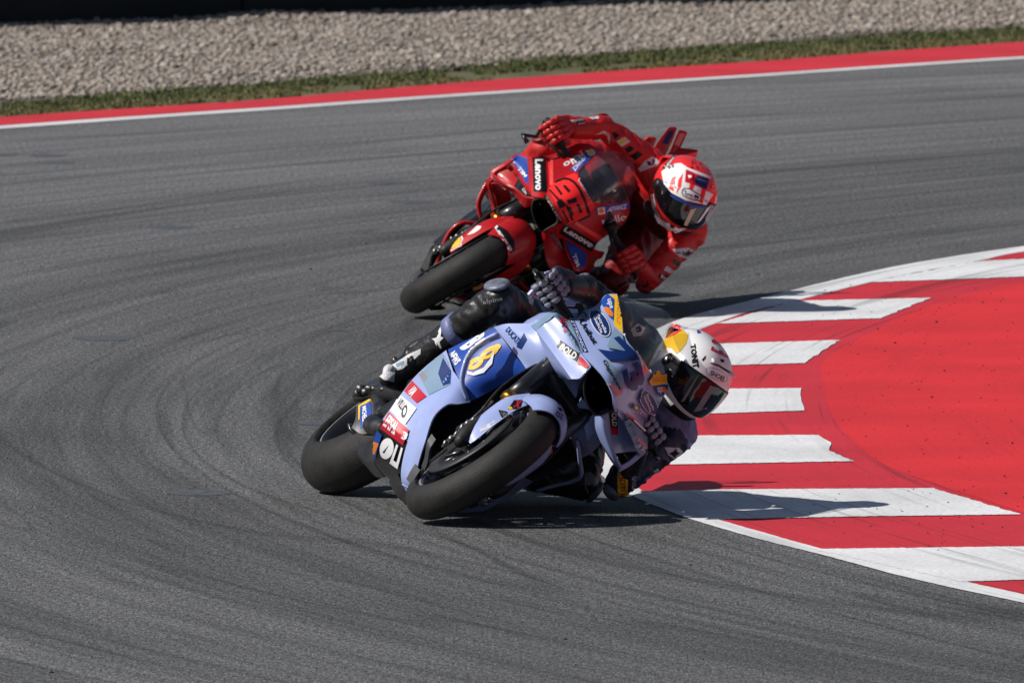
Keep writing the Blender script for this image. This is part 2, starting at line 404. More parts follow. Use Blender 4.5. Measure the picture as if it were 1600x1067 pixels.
def curve(px):                                           # traced edge -> function theta -> radius about the bend
    pts = []
    for x, y in px:
        g = G(x, y)-CEN; pts.append((math.atan2(g.y, -g.x), math.hypot(g.x, g.y)))
    pts.sort()
    def f(t):
        if t <= pts[0][0]: return pts[0][1]
        if t >= pts[-1][0]: return pts[-1][1]
        for (a, ra), (b, rb) in zip(pts, pts[1:]):
            if a <= t <= b: return ra+(rb-ra)*(t-a)/(b-a)
    return f
def ring(name, f1, f2, z, m, t0, t1, n, parent=None):
    v, f = [], []
    for i in range(n+1):
        t = t0+(t1-t0)*i/n
        for r in (f1(t), f2(t)): v.append((CEN.x-r*math.cos(t), CEN.y+r*math.sin(t), z))
    f = [(2*i, 2*i+1, 2*i+3, 2*i+2) for i in range(n)]
    o = mesh(name, v, f, m, parent, False)
    bm = bmesh.new(); bm.from_mesh(o.data)
    for fc in bm.faces:
        if fc.normal.z < 0: fc.normal_flip()
    bm.to_mesh(o.data); bm.free(); return o
gm = soil_material('dry ground', (.16, .13, .08), (.07, .09, .035), 1.5)
gr = mesh('ground', [(-900, -300, -.03), (900, -300, -.03), (900, 2500, -.03), (-900, 2500, -.03)], [(0, 1, 2, 3)], gm, None, False); struct(gr)
fw_out = curve([(0, 203), (400, 175), (800, 146.5), (1200, 120), (1600, 93)]); fw_in = curve([(0, 198), (400, 170.5), (800, 142.5), (1200, 116.5), (1600, 89.5)])
fr_top = curve([(0, 185), (400, 159), (800, 124.5), (1200, 97), (1600, 67)])
g_top = curve([(-100, 172), (0, 166), (100, 160), (300, 142), (400, 137), (500, 126), (700, 112), (800, 103), (1000, 84), (1200, 71), (1400, 59), (1600, 46), (1700, 40)])
rmin = min(fw_out(t/100) for t in range(50, 90))
track = ring('road', lambda t: .5, lambda t: fw_out(t), 0, ASPH, -1.2, 2.4, 240); struct(track)
struct(ring('track_edge_line', fw_out, fw_in, .004, KWHT, -1.2, 2.4, 300))
struct(ring('verge', lambda t: fr_top(t)-.02, lambda t: g_top(t)+.4, -.008, soil_material('verge soil', (.15, .125, .07), (.075, .09, .035), 5), -1.2, 2.4, 300))
fk = ring('far_kerb', fw_in, fr_top, .006, painted_material('far kerb paint', (.62, .03, .045), .15, (.3, .03, .04)), -1.2, 2.4, 300); struct(fk)
gravelbase = ring('gravel_bed', lambda t: g_top(t)+.05, lambda t: 62, -.004, soil_material('gravel floor', (.34, .31, .28), (.2, .18, .155), 45), -1.2, 2.4, 200); struct(gravelbase)

# ---- gravel: real stones, joined
import numpy as np
def ico():
    bm = bmesh.new(); bmesh.ops.create_icosphere(bm, subdivisions=1, radius=1); v = np.array([x.co for x in bm.verts]); f = np.array([[y.index for y in x.verts] for x in bm.faces]); bm.free(); return v, f
def gravel():
    rs = np.random.RandomState(3); bv, bf = ico(); vs, fs, cs = [], [], []; n0 = 0; cnt = 0
    N = 98000
    xs = rs.uniform(-5.2, 6.2, N*2); ys = rs.uniform(80, 99, N*2)
    for x, y in zip(xs, ys):
        t = math.atan2(y-CEN.y, CEN.x-x); r = math.hypot(x-CEN.x, y-CEN.y); e = r-g_top(t)
        if e < .0: continue
        if e < .35 and rs.rand() > .25+e*2: continue
        # only where the photographed strip or a small step aside can see it
        px = 800+FPX*x/y
        if not -340 < px < 1940: continue
        s = .0062+.0105*rs.rand()**1.7+(.009 if rs.rand() < .03 else 0)
        v = bv*(1+.28*rs.uniform(-1, 1, (12, 1)))*np.array([s*rs.uniform(.8, 1.35), s*rs.uniform(.8, 1.35), s*rs.uniform(.4, .75)])
        a = rs.uniform(0, 6.28); c, d = math.cos(a), math.sin(a); v = np.stack([v[:, 0]*c-v[:, 1]*d, v[:, 0]*d+v[:, 1]*c, v[:, 2]], 1)+np.array([x, y, s*.45+.012*rs.rand()+.05*max(0, noise.noise(V((x*.8, y*.5, 0))))])
        vs.append(v); fs.append(bf+n0); n0 += 12; cs.append(rs.rand()); cnt += 1
        if cnt >= N: break
    vs = np.concatenate(vs); fs = np.concatenate(fs); me = bpy.data.meshes.new('gravel_stones')
    me.vertices.add(len(vs)); me.vertices.foreach_set('co', vs.ravel()); me.loops.add(fs.size); me.loops.foreach_set('vertex_index', fs.ravel())
    me.polygons.add(len(fs)); me.polygons.foreach_set('loop_start', np.arange(0, fs.size, 3))
    me.update(calc_edges=True)
    at = me.attributes.new('tone', 'FLOAT', 'FACE'); at.data.foreach_set('value', np.repeat(np.array(cs), 20))
    m = bpy.data.materials.new('gravel stone'); t, p = nodes(m); an = t.nodes.new('ShaderNodeAttribute'); an.attribute_name = 'tone'
    cr = t.nodes.new('ShaderNodeValToRGB'); t.links.new(an.outputs['Fac'], cr.inputs[0]); e = cr.color_ramp.elements
    e[0].color = (.19, .16, .135, 1); e[1].color = (.46, .42, .385, 1); x = e.new(.35); x.color = (.33, .285, .25, 1); x = e.new(.7); x.color = (.36, .29, .235, 1); x = e.new(.85); x.color = (.40, .36, .33, 1)
    t.links.new(cr.outputs[0], p.inputs['Base Color']); p.inputs['Roughness'].default_value = .85
    return link('gravel_stones', me, m)
gs = gravel(); tag(gs, 'pale beige loose gravel stones of the run-off trap', 'gravel', kind='stuff')
# ---- grass strip behind the far kerb
def grass():
    rs = random.Random(5); v, f, c = [], [], []
    for i in range(88000):
        t = rs.uniform(.46, 1.02); r0, r1 = fr_top(t)+.08, g_top(t)+.1
        u = rs.random()
        r = r0+(r1-r0)*u; x, y = CEN.x-r*math.cos(t), CEN.y+r*math.sin(t)
        dn = noise.noise(V((x*1.6, y*.7, 0)))*.5+noise.noise(V((x*5, y*2.2, 3)))*.35
        if dn < (-.24 if u > .5 else -.06): continue
        h = (.006+.022*rs.random()**1.7*(1+dn*2.2))*(.45+.7*u); a = rs.uniform(0, 6.28); wd = .004+.004*rs.random(); b = rs.uniform(0, 6.28); ln = h*rs.uniform(.1, .7)
        dx, dy = math.cos(a)*wd, math.sin(a)*wd; lx, ly = math.cos(b)*ln, math.sin(b)*ln; n = len(v)
        v += [(x-dx, y-dy, -.008), (x+dx, y+dy, -.008), (x+dx*.6+lx*.4, y+dy*.6+ly*.4, h*.6), (x-dx*.6+lx*.4, y-dy*.6+ly*.4, h*.6), (x+lx, y+ly, h)]
        f += [(n, n+1, n+2, n+3), (n+3, n+2, n+4)]; k = rs.random()*.68+(.32 if u < .35+.2*rs.random() else 0); c += [k, k]
    me = bpy.data.meshes.new('grass'); me.from_pydata(v, [], f); at = me.attributes.new('tone', 'FLOAT', 'FACE'); at.data.foreach_set('value', c)
    m = bpy.data.materials.new('grass blades'); t, p = nodes(m); an = t.nodes.new('ShaderNodeAttribute'); an.attribute_name = 'tone'
    cr = t.nodes.new('ShaderNodeValToRGB'); t.links.new(an.outputs['Fac'], cr.inputs[0]); e = cr.color_ramp.elements
    e[0].color = (.06, .085, .022, 1); e[1].color = (.25, .185, .09, 1); x = e.new(.5); x.color = (.115, .125, .04, 1)
    t.links.new(cr.outputs[0], p.inputs['Base Color']); p.inputs['Roughness'].default_value = .7
    return link('grass', me, m)
tag(grass(), 'narrow uneven strip of dry green grass between red kerb and gravel', 'grass', kind='stuff')
# ---- black belted tyre barrier at the back
ba, bb = G(-420, 56), G(1500, -11); bd = (bb-ba).normalized(); bn = V((-bd.y, bd.x, 0))
bar = thing('barrier', 'black rubber belted tyre barrier along the far side of the gravel', 'barrier', Matrix.Translation(ba))
BELT = mat('conveyor belt rubber', (.006, .007, .009), .75, bump=.3, bscale=40, var=.3, vscale=3)
L = (bb-ba).length; npan = 5
rotz = math.atan2(bd.y, bd.x)
bm = bmesh.new(); box(bm, V((L/npan/2, 0, 0)), (L/npan-.012, .03, 1.15), bev=.006); pm = bpy.data.meshes.new('belt_panel'); bm.to_mesh(pm); bm.free(); pm.materials.append(BELT)
for i in range(npan):
    o = bpy.data.objects.new('belt_panel', pm); COL.objects.link(o); o.parent = bar; o.location = bd*(L/npan*i)+V((0, 0, .575-.02)); o.rotation_euler = (0, 0, rotz)
for row in range(2):
    bm = bmesh.new()
    for i in range(int(L/.64)):
        for z in range(6):
            prof = [(.12, -.09), (.27, -.1), (.32, -.06), (.32, .06), (.27, .1), (.12, .09)]; c = bd*(i*.64+.32*(row % 2))+bn*(.36+row*.56)+V((0, 0, .1+z*.2)); rg = []
            for r, a in prof: rg.append([bm.verts.new(c+V((r*math.cos(t), r*math.sin(t), a))) for t in [2*math.pi*j/14 for j in range(14)]])
            for a, b in zip(rg, rg[1:]):
                for j in range(14): bm.faces.new((a[j], a[(j+1) % 14], b[(j+1) % 14], b[j]))
    frombm('tyre_row', bm, RUBB, bar)

# ---- inside kerb, painted
def jag(pts, amp, stp, seed):
    rs = random.Random(seed); out = []
    for a, b in zip(pts, pts[1:]):
        n = max(1, int((V(b)-V(a)).length/stp))
        for i in range(n):
            u = i/n; out.append((a[0]+(b[0]-a[0])*u+(rs.uniform(-amp, amp)), a[1]+(b[1]-a[1])*u+rs.uniform(-amp, amp)*.12))
    out.append(pts[-1]); return out
def flat(name, px, z, m, parent=None):
    pts = [G(x, y, z) for x, y in px]; f = [tuple(t) for t in tessellate_polygon([pts])]
    o = mesh(name, pts, f, m, parent, False); bm = bmesh.new(); bm.from_mesh(o.data)
    for fc in bm.faces:
        if fc.normal.z < 0: fc.normal_flip()
    bm.to_mesh(o.data); bm.free(); return o
def splpx(p, k=6): return [(q.x, q.y) for q in spline([V((x, y, 0)) for x, y in p], k)]
EDGE = splpx([(2100, 1052), (1850, 997), (1600, 941), (1500, 920), (1400, 897), (1300, 870), (1200, 845), (1100, 817), (1040, 796), (990, 775), (945, 746), (915, 712), (905, 680), (910, 640), (925, 600), (955, 562), (1000, 529), (1050, 503), (1120, 482), (1200, 463), (1300, 438), (1400, 416), (1500, 399), (1600, 384.5), (1850, 350), (2100, 322)])
LINE = splpx([(2100, 1042), (1850, 986), (1600, 928), (1505, 907), (1400, 880), (1290, 858), (1160, 822), (1085, 800), (1030, 780), (985, 752), (955, 718), (946, 682), (951, 642), (966, 606), (992, 570), (1035, 540), (1105, 510), (1160, 490), (1242, 470), (1356, 442), (1440, 424), (1527, 408), (1600, 393), (1850, 360), (2100, 330)])
INNER = [(2100, 960), (1850, 880), (1595, 803), (1458, 762), (1333, 720), (1280, 680), (1256, 641), (1251, 606), (1256, 567), (1312, 531), (1375, 497), (1455, 465), (1600, 432), (1850, 392), (2100, 360)]
kerb = flat("kerb", EDGE, .0012, KRED); struct(kerb)
ro = flat('runoff', [(4600, 1200), (2100, 985)]+splpx([(x+42+12*math.sin(y*.02), y+(8 if y > 640 else -2)) for x, y in INNER], 4)[1:-1]+[(2100, 356), (4600, 250)], .0024, RRED); struct(ro)
KEDGE = EDGE; KLINE = LINE
o = flat('edge_line', jag(EDGE, .8, 6, 1)+list(reversed(jag(LINE, 1.2, 6, 2))), .0030, KWHT, kerb)
def lint(pl, y, lo, hi):
    """x of a traced line at row y, within a row range"""
    for (x0, y0), (x1, y1) in zip(pl, pl[1:]):
        if min(y0, y1) <= y <= max(y0, y1) and abs(y1-y0) > 1e-6: return x0+(x1-x0)*(y-y0)/(y1-y0)
    return None
blocks = [  # left-top, right-top, right-bottom, left-bottom
    [(1527, 408), (1850, 392), (1850, 418), (1600, 432), (1356, 441)],
    [(1242, 470), (1455, 465), (1375, 497), (1120, 505.5)],
    [(1035, 539), (1141, 536), (1312, 531), (1256, 567), (1145, 570), (990, 574)],
    [(962, 611), (1135, 607), (1251, 606), (1256, 641), (1102, 646), (949, 651)],
    [(945, 684), (1092, 680), (1280, 679), (1300, 694), (1295, 703), (1333, 720), (1060, 725), (958, 727)],
    [(998, 768), (1130, 764), (1458, 762), (1595, 803), (1350, 806), (1110, 811), (1060, 795)],
    [(1268, 857), (1600, 853), (1780, 852), (1900, 897), (1600, 905), (1500, 908)]]
for i, b in enumerate(blocks):
    flat('white_block', jag(b+b[:1], 2.6, 4.5, 20+i)[:-1], .0040, KWHT, kerb)
# ---- repair patches cored in the asphalt, rubber crumbs
PATCH = mat('patch bitumen', (.075, .082, .094), .75, bump=.3, bscale=60, var=.35, vscale=25)
for x, y, rx in ((163, 528, .125), (311, 769, .11), (532, 515, .055), (265, 355, .11), (75, 243, .1), (92, 254, .09), (5, 242, .08), (500, 661, .08), (605, 285, .11), (640, 315, .1)):
    c = G(x, y, .0015)
    struct(mesh('asphalt_patch', [c+V((rx*math.cos(a)*(1+.1*math.sin(3*a+x)), rx*1.35*math.sin(a), 0)) for a in [2*math.pi*i/18 for i in range(18)]], [tuple(range(18))], PATCH, track, False))
def crumbs():
    rs = random.Random(11); bm = bmesh.new()
    for i in range(420):
        kerbside = rs.random() < .6
        x, y = (rs.uniform(1260, 1640), rs.uniform(440, 860)) if kerbside else (rs.uniform(0, 1600), rs.uniform(215, 1060))
        g = G(x, y, .004 if kerbside else .0); s = rs.uniform(.0015, .0042)*(1.4 if rs.random() < .08 else .8)
        r = bmesh.ops.create_icosphere(bm, subdivisions=1, radius=s); bmesh.ops.scale(bm, vec=(rs.uniform(.8, 1.8), rs.uniform(.8, 2.5), .6), verts=r['verts']); bmesh.ops.translate(bm, vec=g+V((0, 0, s*.4)), verts=r['verts'])
    return frombm('rubber_crumbs', bm, BLACK)
tag(crumbs(), 'tiny black crumbs of tyre rubber scattered over track and kerb', 'rubber crumbs', kind='stuff')

# ================================================================== MOTORCYCLES
def mir(g): return [[V((p.x, -p.y, p.z)) for p in r] for r in g]
def T(b, rows): return [[P(b, *c) for c in r] for r in rows]
SIDE = {   # right-hand side panels, traced row by row (pixel, pixel, forward position) on the nearer machine
 'side_panel': [[(772, 511, 1.05), (790, 506, 1.1), (812, 505.5, 1.15), (830, 505, 1.19), (840, 498, 1.2), (852, 497, 1.2)],
                [(786, 528, 1.1), (805, 525, 1.17), (825, 525, 1.22), (838, 522, 1.24), (846, 518, 1.25), (858, 514, 1.26)],
                [(805, 552, 1.17), (820, 550, 1.22), (835, 549, 1.26), (846, 548, 1.28), (856, 546, 1.29), (870, 545, 1.3)],
                [(822, 576, 1.22), (832, 577, 1.24), (842, 579, 1.27), (852, 582, 1.29), (865, 587, 1.31), (888, 592, 1.36)]],
 'duct_panel': [[(700, 546, .90), (724, 534, .95), (748, 523, 1.0), (772, 511, 1.05)],
                [(708, 570, .98), (738, 556, 1.04), (764, 545, 1.08), (790, 535, 1.12)],
                [(720, 600, 1.06), (752, 590, 1.1), (784, 578, 1.13), (808, 560, 1.18)],
                [(733, 628, 1.1), (765, 612, 1.1), (796, 593, 1.14), (823, 577, 1.22)]],
 'lower_panel': [[(697, 547, .9), (668, 570, .9), (645, 592, .91), (622, 622, .93), (597, 656, .95)],
                 [(702, 562, .95), (680, 588, .96), (660, 610, .97), (637, 640, .99), (615, 672, 1.0)],
                 [(708, 580, 1.0), (692, 603, 1.02), (672, 624, 1.04), (655, 652, 1.06), (638, 690, 1.06)]],
 'leading_edge': [[(707, 578, 1.0), (691, 602, 1.02), (671, 624, 1.04), (654, 652, 1.06), (637, 690, 1.06), (628, 725, 1.05), (627, 750, 1.05), (635, 768, 1.05)],
                  [(722, 600, 1.1), (705, 612, 1.12), (688, 628, 1.13), (668, 655, 1.15), (652, 690, 1.15), (641, 722, 1.13), (636, 748, 1.12), (639, 765, 1.1)],
                  [(735, 628, 1.14), (716, 631, 1.18), (698, 632, 1.2), (677, 652, 1.2), (664, 690, 1.2), (656, 715, 1.18), (649, 742, 1.16), (643, 760, 1.14)]],
 'belly_pan': [[(597, 655, .95), (615, 671, 1.0), (639, 690, 1.06)], [(585, 690, .85), (607, 706, .95), (631, 725, 1.03)], [(586, 722, .78), (610, 738, .88), (632, 756, 1.0)], [(600, 742, .74), (620, 757, .86), (642, 772, 1.0)]]}
def cowl_grid(L, R, c0, c8, bulge=.02):
    """columns from the crease / intake lip (L) to the screen base (R); first and last column given"""
    fr = [0, .16, .55, .8, 1]; n = len(L); cols = []
    for i in range(n):
        if i == 0: cols.append(c0); continue
        if i == n-1: cols.append(c8); continue
        w = min(i, n-1-i)/(n-1)*2
        cols.append([(L[i][0]+(R[i][0]-L[i][0])*f, L[i][1]+(R[i][1]-L[i][1])*f, L[i][2]+(R[i][2]-L[i][2])*f+bulge*w*4*f*(1-f)) for f in fr])
    return [[c[k] for c in cols] for k in range(5)]
NOSE = {}
NOSE['A'] = {
 'cowl': cowl_grid([None, (888, 515, 1.34), (907, 550, 1.46), (928, 572, 1.53), (945, 592, 1.57), (957, 616, 1.58), (961, 640, 1.54), (975, 658, 1.42), None],
                   [None, (972, 500, 1.28), (978, 528, 1.40), (990, 545, 1.44), (1000, 558, 1.45), (1009, 574, 1.43), (1018, 582, 1.36), (1030, 583, 1.24), None],
                   [(871, 485, 1.22), (887, 491, 1.18), (929, 479, 1.13), (946, 461, 1.11), (964, 459, 1.11)], [(1008, 684, 1.24), (1016, 671, 1.19), (1028, 638, 1.13), (1039, 610, 1.11), (1042, 584, 1.11)]),
 'screen': [[(962, 460, 1.105), (971, 500, 1.275), (977, 528, 1.395), (989, 545, 1.435), (999, 558, 1.445), (1008, 574, 1.425), (1017, 582, 1.355), (1029, 583, 1.235), (1041, 584, 1.105)],
            [(976, 464, 1.06), (989, 490, 1.2), (998, 513, 1.29), (1008, 529, 1.33), (1017, 542, 1.34), (1024, 554, 1.32), (1031, 563, 1.27), (1039, 567, 1.18), (1044, 570, 1.06)],
            [(992, 469, 1.0), (1008, 484, 1.1), (1018, 500, 1.16), (1026, 512, 1.19), (1032, 523, 1.2), (1037, 533, 1.19), (1042, 542, 1.16), (1046, 550, 1.09), (1049, 556, 1.0)],
            [(1010, 475, .93), (1027, 480, .98), (1038, 484, 1.01), (1045, 489, 1.02), (1049, 496, 1.03), (1051, 505, 1.02), (1053, 517, 1.0), (1054, 530, .97), (1055, 542, .92)]],
 'wing_face': [[(838, 516, 1.30), (848, 508, 1.32), (860, 501, 1.33), (867, 496, 1.335)], [(856, 541, 1.37), (868, 533, 1.39), (881, 525, 1.4), (888, 518, 1.4)],
               [(875, 567, 1.44), (888, 560, 1.46), (900, 551, 1.465), (906, 548, 1.465)], [(893, 592, 1.50), (905, 591, 1.52), (914, 582, 1.53), (923, 572, 1.53)]],
 'wing_side': [[(838, 516, 1.298), (856, 541, 1.368), (875, 567, 1.438), (893, 592, 1.498)], [(840, 524, 1.25), (852, 550, 1.3), (866, 572, 1.36), (889, 593, 1.44)], [(843, 530, 1.2), (850, 556, 1.24), (862, 580, 1.28), (886, 594, 1.36)]],
 'wing_top': [[(829, 509, 1.2), (842, 500, 1.2), (856, 491, 1.2), (869, 484, 1.2), (873, 486, 1.22)], [(838, 516, 1.301), (846, 508, 1.3), (858, 500, 1.3), (868, 494, 1.3), (889, 516, 1.342)]],
 'wing_outer': [[(929, 652, 1.40), (931, 672, 1.38), (943, 700, 1.36), (956, 722, 1.34), (969, 736, 1.32)], [(938, 643, 1.45), (940, 668, 1.44), (950, 697, 1.42), (960, 718, 1.4), (970, 734, 1.36)], [(949, 641, 1.46), (951, 668, 1.45), (957, 695, 1.43), (964, 713, 1.41), (972, 729, 1.37)]],
 'wing_inner': [[(948, 640, 1.45), (951, 668, 1.42), (957, 695, 1.36), (962, 708, 1.32)], [(960, 640, 1.44), (966, 665, 1.36), (974, 690, 1.28), (980, 706, 1.22)], [(974, 643, 1.42), (982, 664, 1.33), (990, 688, 1.26), (997, 705, 1.2)]],
 'wing_plate': [[(972, 641, 1.43), (985, 657, 1.36), (997, 671, 1.29), (1009, 684, 1.23)], [(980, 660, 1.42), (990, 672, 1.36), (1000, 685, 1.3), (1008, 696, 1.24)], [(994, 695, 1.4), (999, 702, 1.35), (1002, 709, 1.3), (1006, 706, 1.26)]],
 'wing_link': [[(968, 737, 1.36), (984, 728, 1.34), (1000, 715, 1.32), (1007, 706, 1.28)], [(969, 729, 1.36), (984, 720, 1.34), (997, 708, 1.32), (1003, 702, 1.28)]],
 'wing_back': [[(913, 667, 1.3), (922, 652, 1.32), (933, 642, 1.36)], [(918, 690, 1.26), (928, 675, 1.3), (936, 655, 1.36)]],
 'mouth': [(919, 574), (928, 572), (937, 582), (948, 598), (957, 617), (960, 640), (950, 643), (932, 648), (918, 632), (912, 605)]}
NOSE['B'] = {
 'cowl': cowl_grid([None, (857, 265, 1.36), (857, 292, 1.46), (853, 308, 1.52), (861, 323, 1.56), (871, 340, 1.55), (884, 351, 1.49), (910, 364, 1.38), None],
                   [None, (918, 253, 1.24), (904, 268, 1.36), (906, 280, 1.43), (915, 298, 1.46), (924, 313, 1.45), (936, 318, 1.38), (958, 318, 1.24), None],
                   [(857, 243, 1.22), (868, 240, 1.18), (892, 227, 1.13), (918, 225, 1.1), (940, 235, 1.1)], [(934, 379, 1.22), (944, 371, 1.18), (966, 354, 1.13), (982, 336, 1.1), (984, 315, 1.1)]),
 'screen': [[(938, 236, 1.095), (917, 254, 1.235), (904, 268, 1.355), (906, 280, 1.425), (915, 298, 1.455), (924, 313, 1.445), (936, 318, 1.375), (958, 318, 1.235), (983, 316, 1.095)],
            [(952, 236, 1.05), (938, 251, 1.17), (930, 263, 1.27), (932, 275, 1.33), (939, 290, 1.35), (946, 302, 1.34), (956, 307, 1.28), (972, 308, 1.17), (988, 306, 1.05)],
            [(968, 238, .99), (961, 249, 1.08), (956, 258, 1.14), (958, 268, 1.18), (963, 280, 1.2), (968, 289, 1.19), (975, 295, 1.15), (984, 296, 1.07), (993, 294, .99)],
            [(984, 245, .92), (987, 250, .96), (989, 256, .99), (991, 263, 1.01), (993, 270, 1.02), (994, 276, 1.01), (996, 282, .99), (998, 284, .95), (1000, 284, .9)]],
 'wing_face': [[(824, 245, 1.30), (834, 244, 1.3), (846, 243.5, 1.27), (858, 243, 1.22)], [(827, 266, 1.36), (836, 266, 1.37), (847, 266, 1.38), (857, 266, 1.362)], [(829, 287, 1.44), (838, 288, 1.46), (847, 290, 1.47), (857, 293, 1.462)], [(831, 306, 1.5), (838, 308, 1.52), (846, 309, 1.53), (854, 309, 1.522)]],
 'wing_side': [[(807, 240, 1.25), (815, 243, 1.28), (825, 246, 1.3)], [(799, 247, 1.28), (813, 262, 1.33), (827, 268, 1.358)], [(805, 262, 1.3), (815, 279, 1.36), (829, 288, 1.438)], [(812, 281, 1.34), (820, 293, 1.4), (831, 306, 1.498)]],
 'wing_ramp': [[(787, 256, 1.27), (769, 267, 1.27), (768, 277, 1.28), (784, 292, 1.33)], [(796, 267, 1.29), (786, 275, 1.3), (785, 283, 1.31), (796, 297, 1.36)], [(809, 280, 1.33), (806, 287, 1.35), (804, 293, 1.37), (812, 306, 1.42)]],
 'wing_lip': [[(766, 276, 1.26), (783, 292, 1.33), (801, 302, 1.38), (818, 323, 1.42), (829, 323, 1.44)], [(771, 275, 1.32), (786, 287, 1.4), (804, 296, 1.44), (819, 308, 1.47), (835, 311, 1.5)]],
 'wing_crest': [[(809, 241, 1.25), (788, 254, 1.24), (768, 266, 1.24), (766, 275, 1.25)], [(803, 248, 1.3), (791, 258, 1.29), (774, 269, 1.29), (771, 275, 1.3)]],
 'wing_lower': [[(767, 276, 1.2), (759, 283, 1.16), (762, 303, 1.12), (768, 326, 1.1), (766, 338, 1.1)], [(771, 280, 1.22), (764, 287, 1.18), (767, 303, 1.15), (773, 322, 1.13), (772, 336, 1.13)]],
 'wing_floor': [[(765, 287, 1.14), (767, 305, 1.1), (772, 330, 1.08)], [(776, 289, 1.18), (781, 302, 1.14), (784, 322, 1.1)], [(790, 297, 1.22), (796, 304, 1.18), (800, 312, 1.14)]],
 'wing_plate': [[(881, 374, 1.36), (897, 381, 1.32), (910, 388, 1.28), (921, 398, 1.24)], [(885, 390, 1.38), (897, 396, 1.34), (908, 402, 1.3), (919, 408, 1.26)], [(893, 408, 1.38), (899, 412, 1.35), (908, 415, 1.32), (917, 417, 1.28)], [(896, 421, 1.36), (901, 424, 1.34), (907, 424, 1.32), (915, 421, 1.28)]],
 'wing_panel': [[(868, 350, 1.5), (884, 352, 1.49), (910, 364, 1.382), (934, 379, 1.222)], [(868, 360, 1.48), (882, 362, 1.45), (906, 375, 1.35), (928, 389, 1.22)], [(870, 370, 1.44), (882, 375, 1.39), (902, 385, 1.32), (921, 398, 1.242)]],
 'wing_inside': [[(846, 364, 1.46), (850, 385, 1.44), (853, 402, 1.42), (861, 420, 1.4), (888, 433, 1.36)], [(856, 359, 1.5), (860, 380, 1.44), (866, 397, 1.4), (874, 412, 1.36), (889, 424, 1.33)], [(868, 352, 1.5), (874, 375, 1.4), (880, 392, 1.36), (886, 405, 1.33), (893, 418, 1.3)]],
 'mouth': [(833, 314), (840, 312), (852, 311), (861, 324), (871, 341), (869, 350), (856, 357), (846, 362), (838, 350), (831, 330)]}

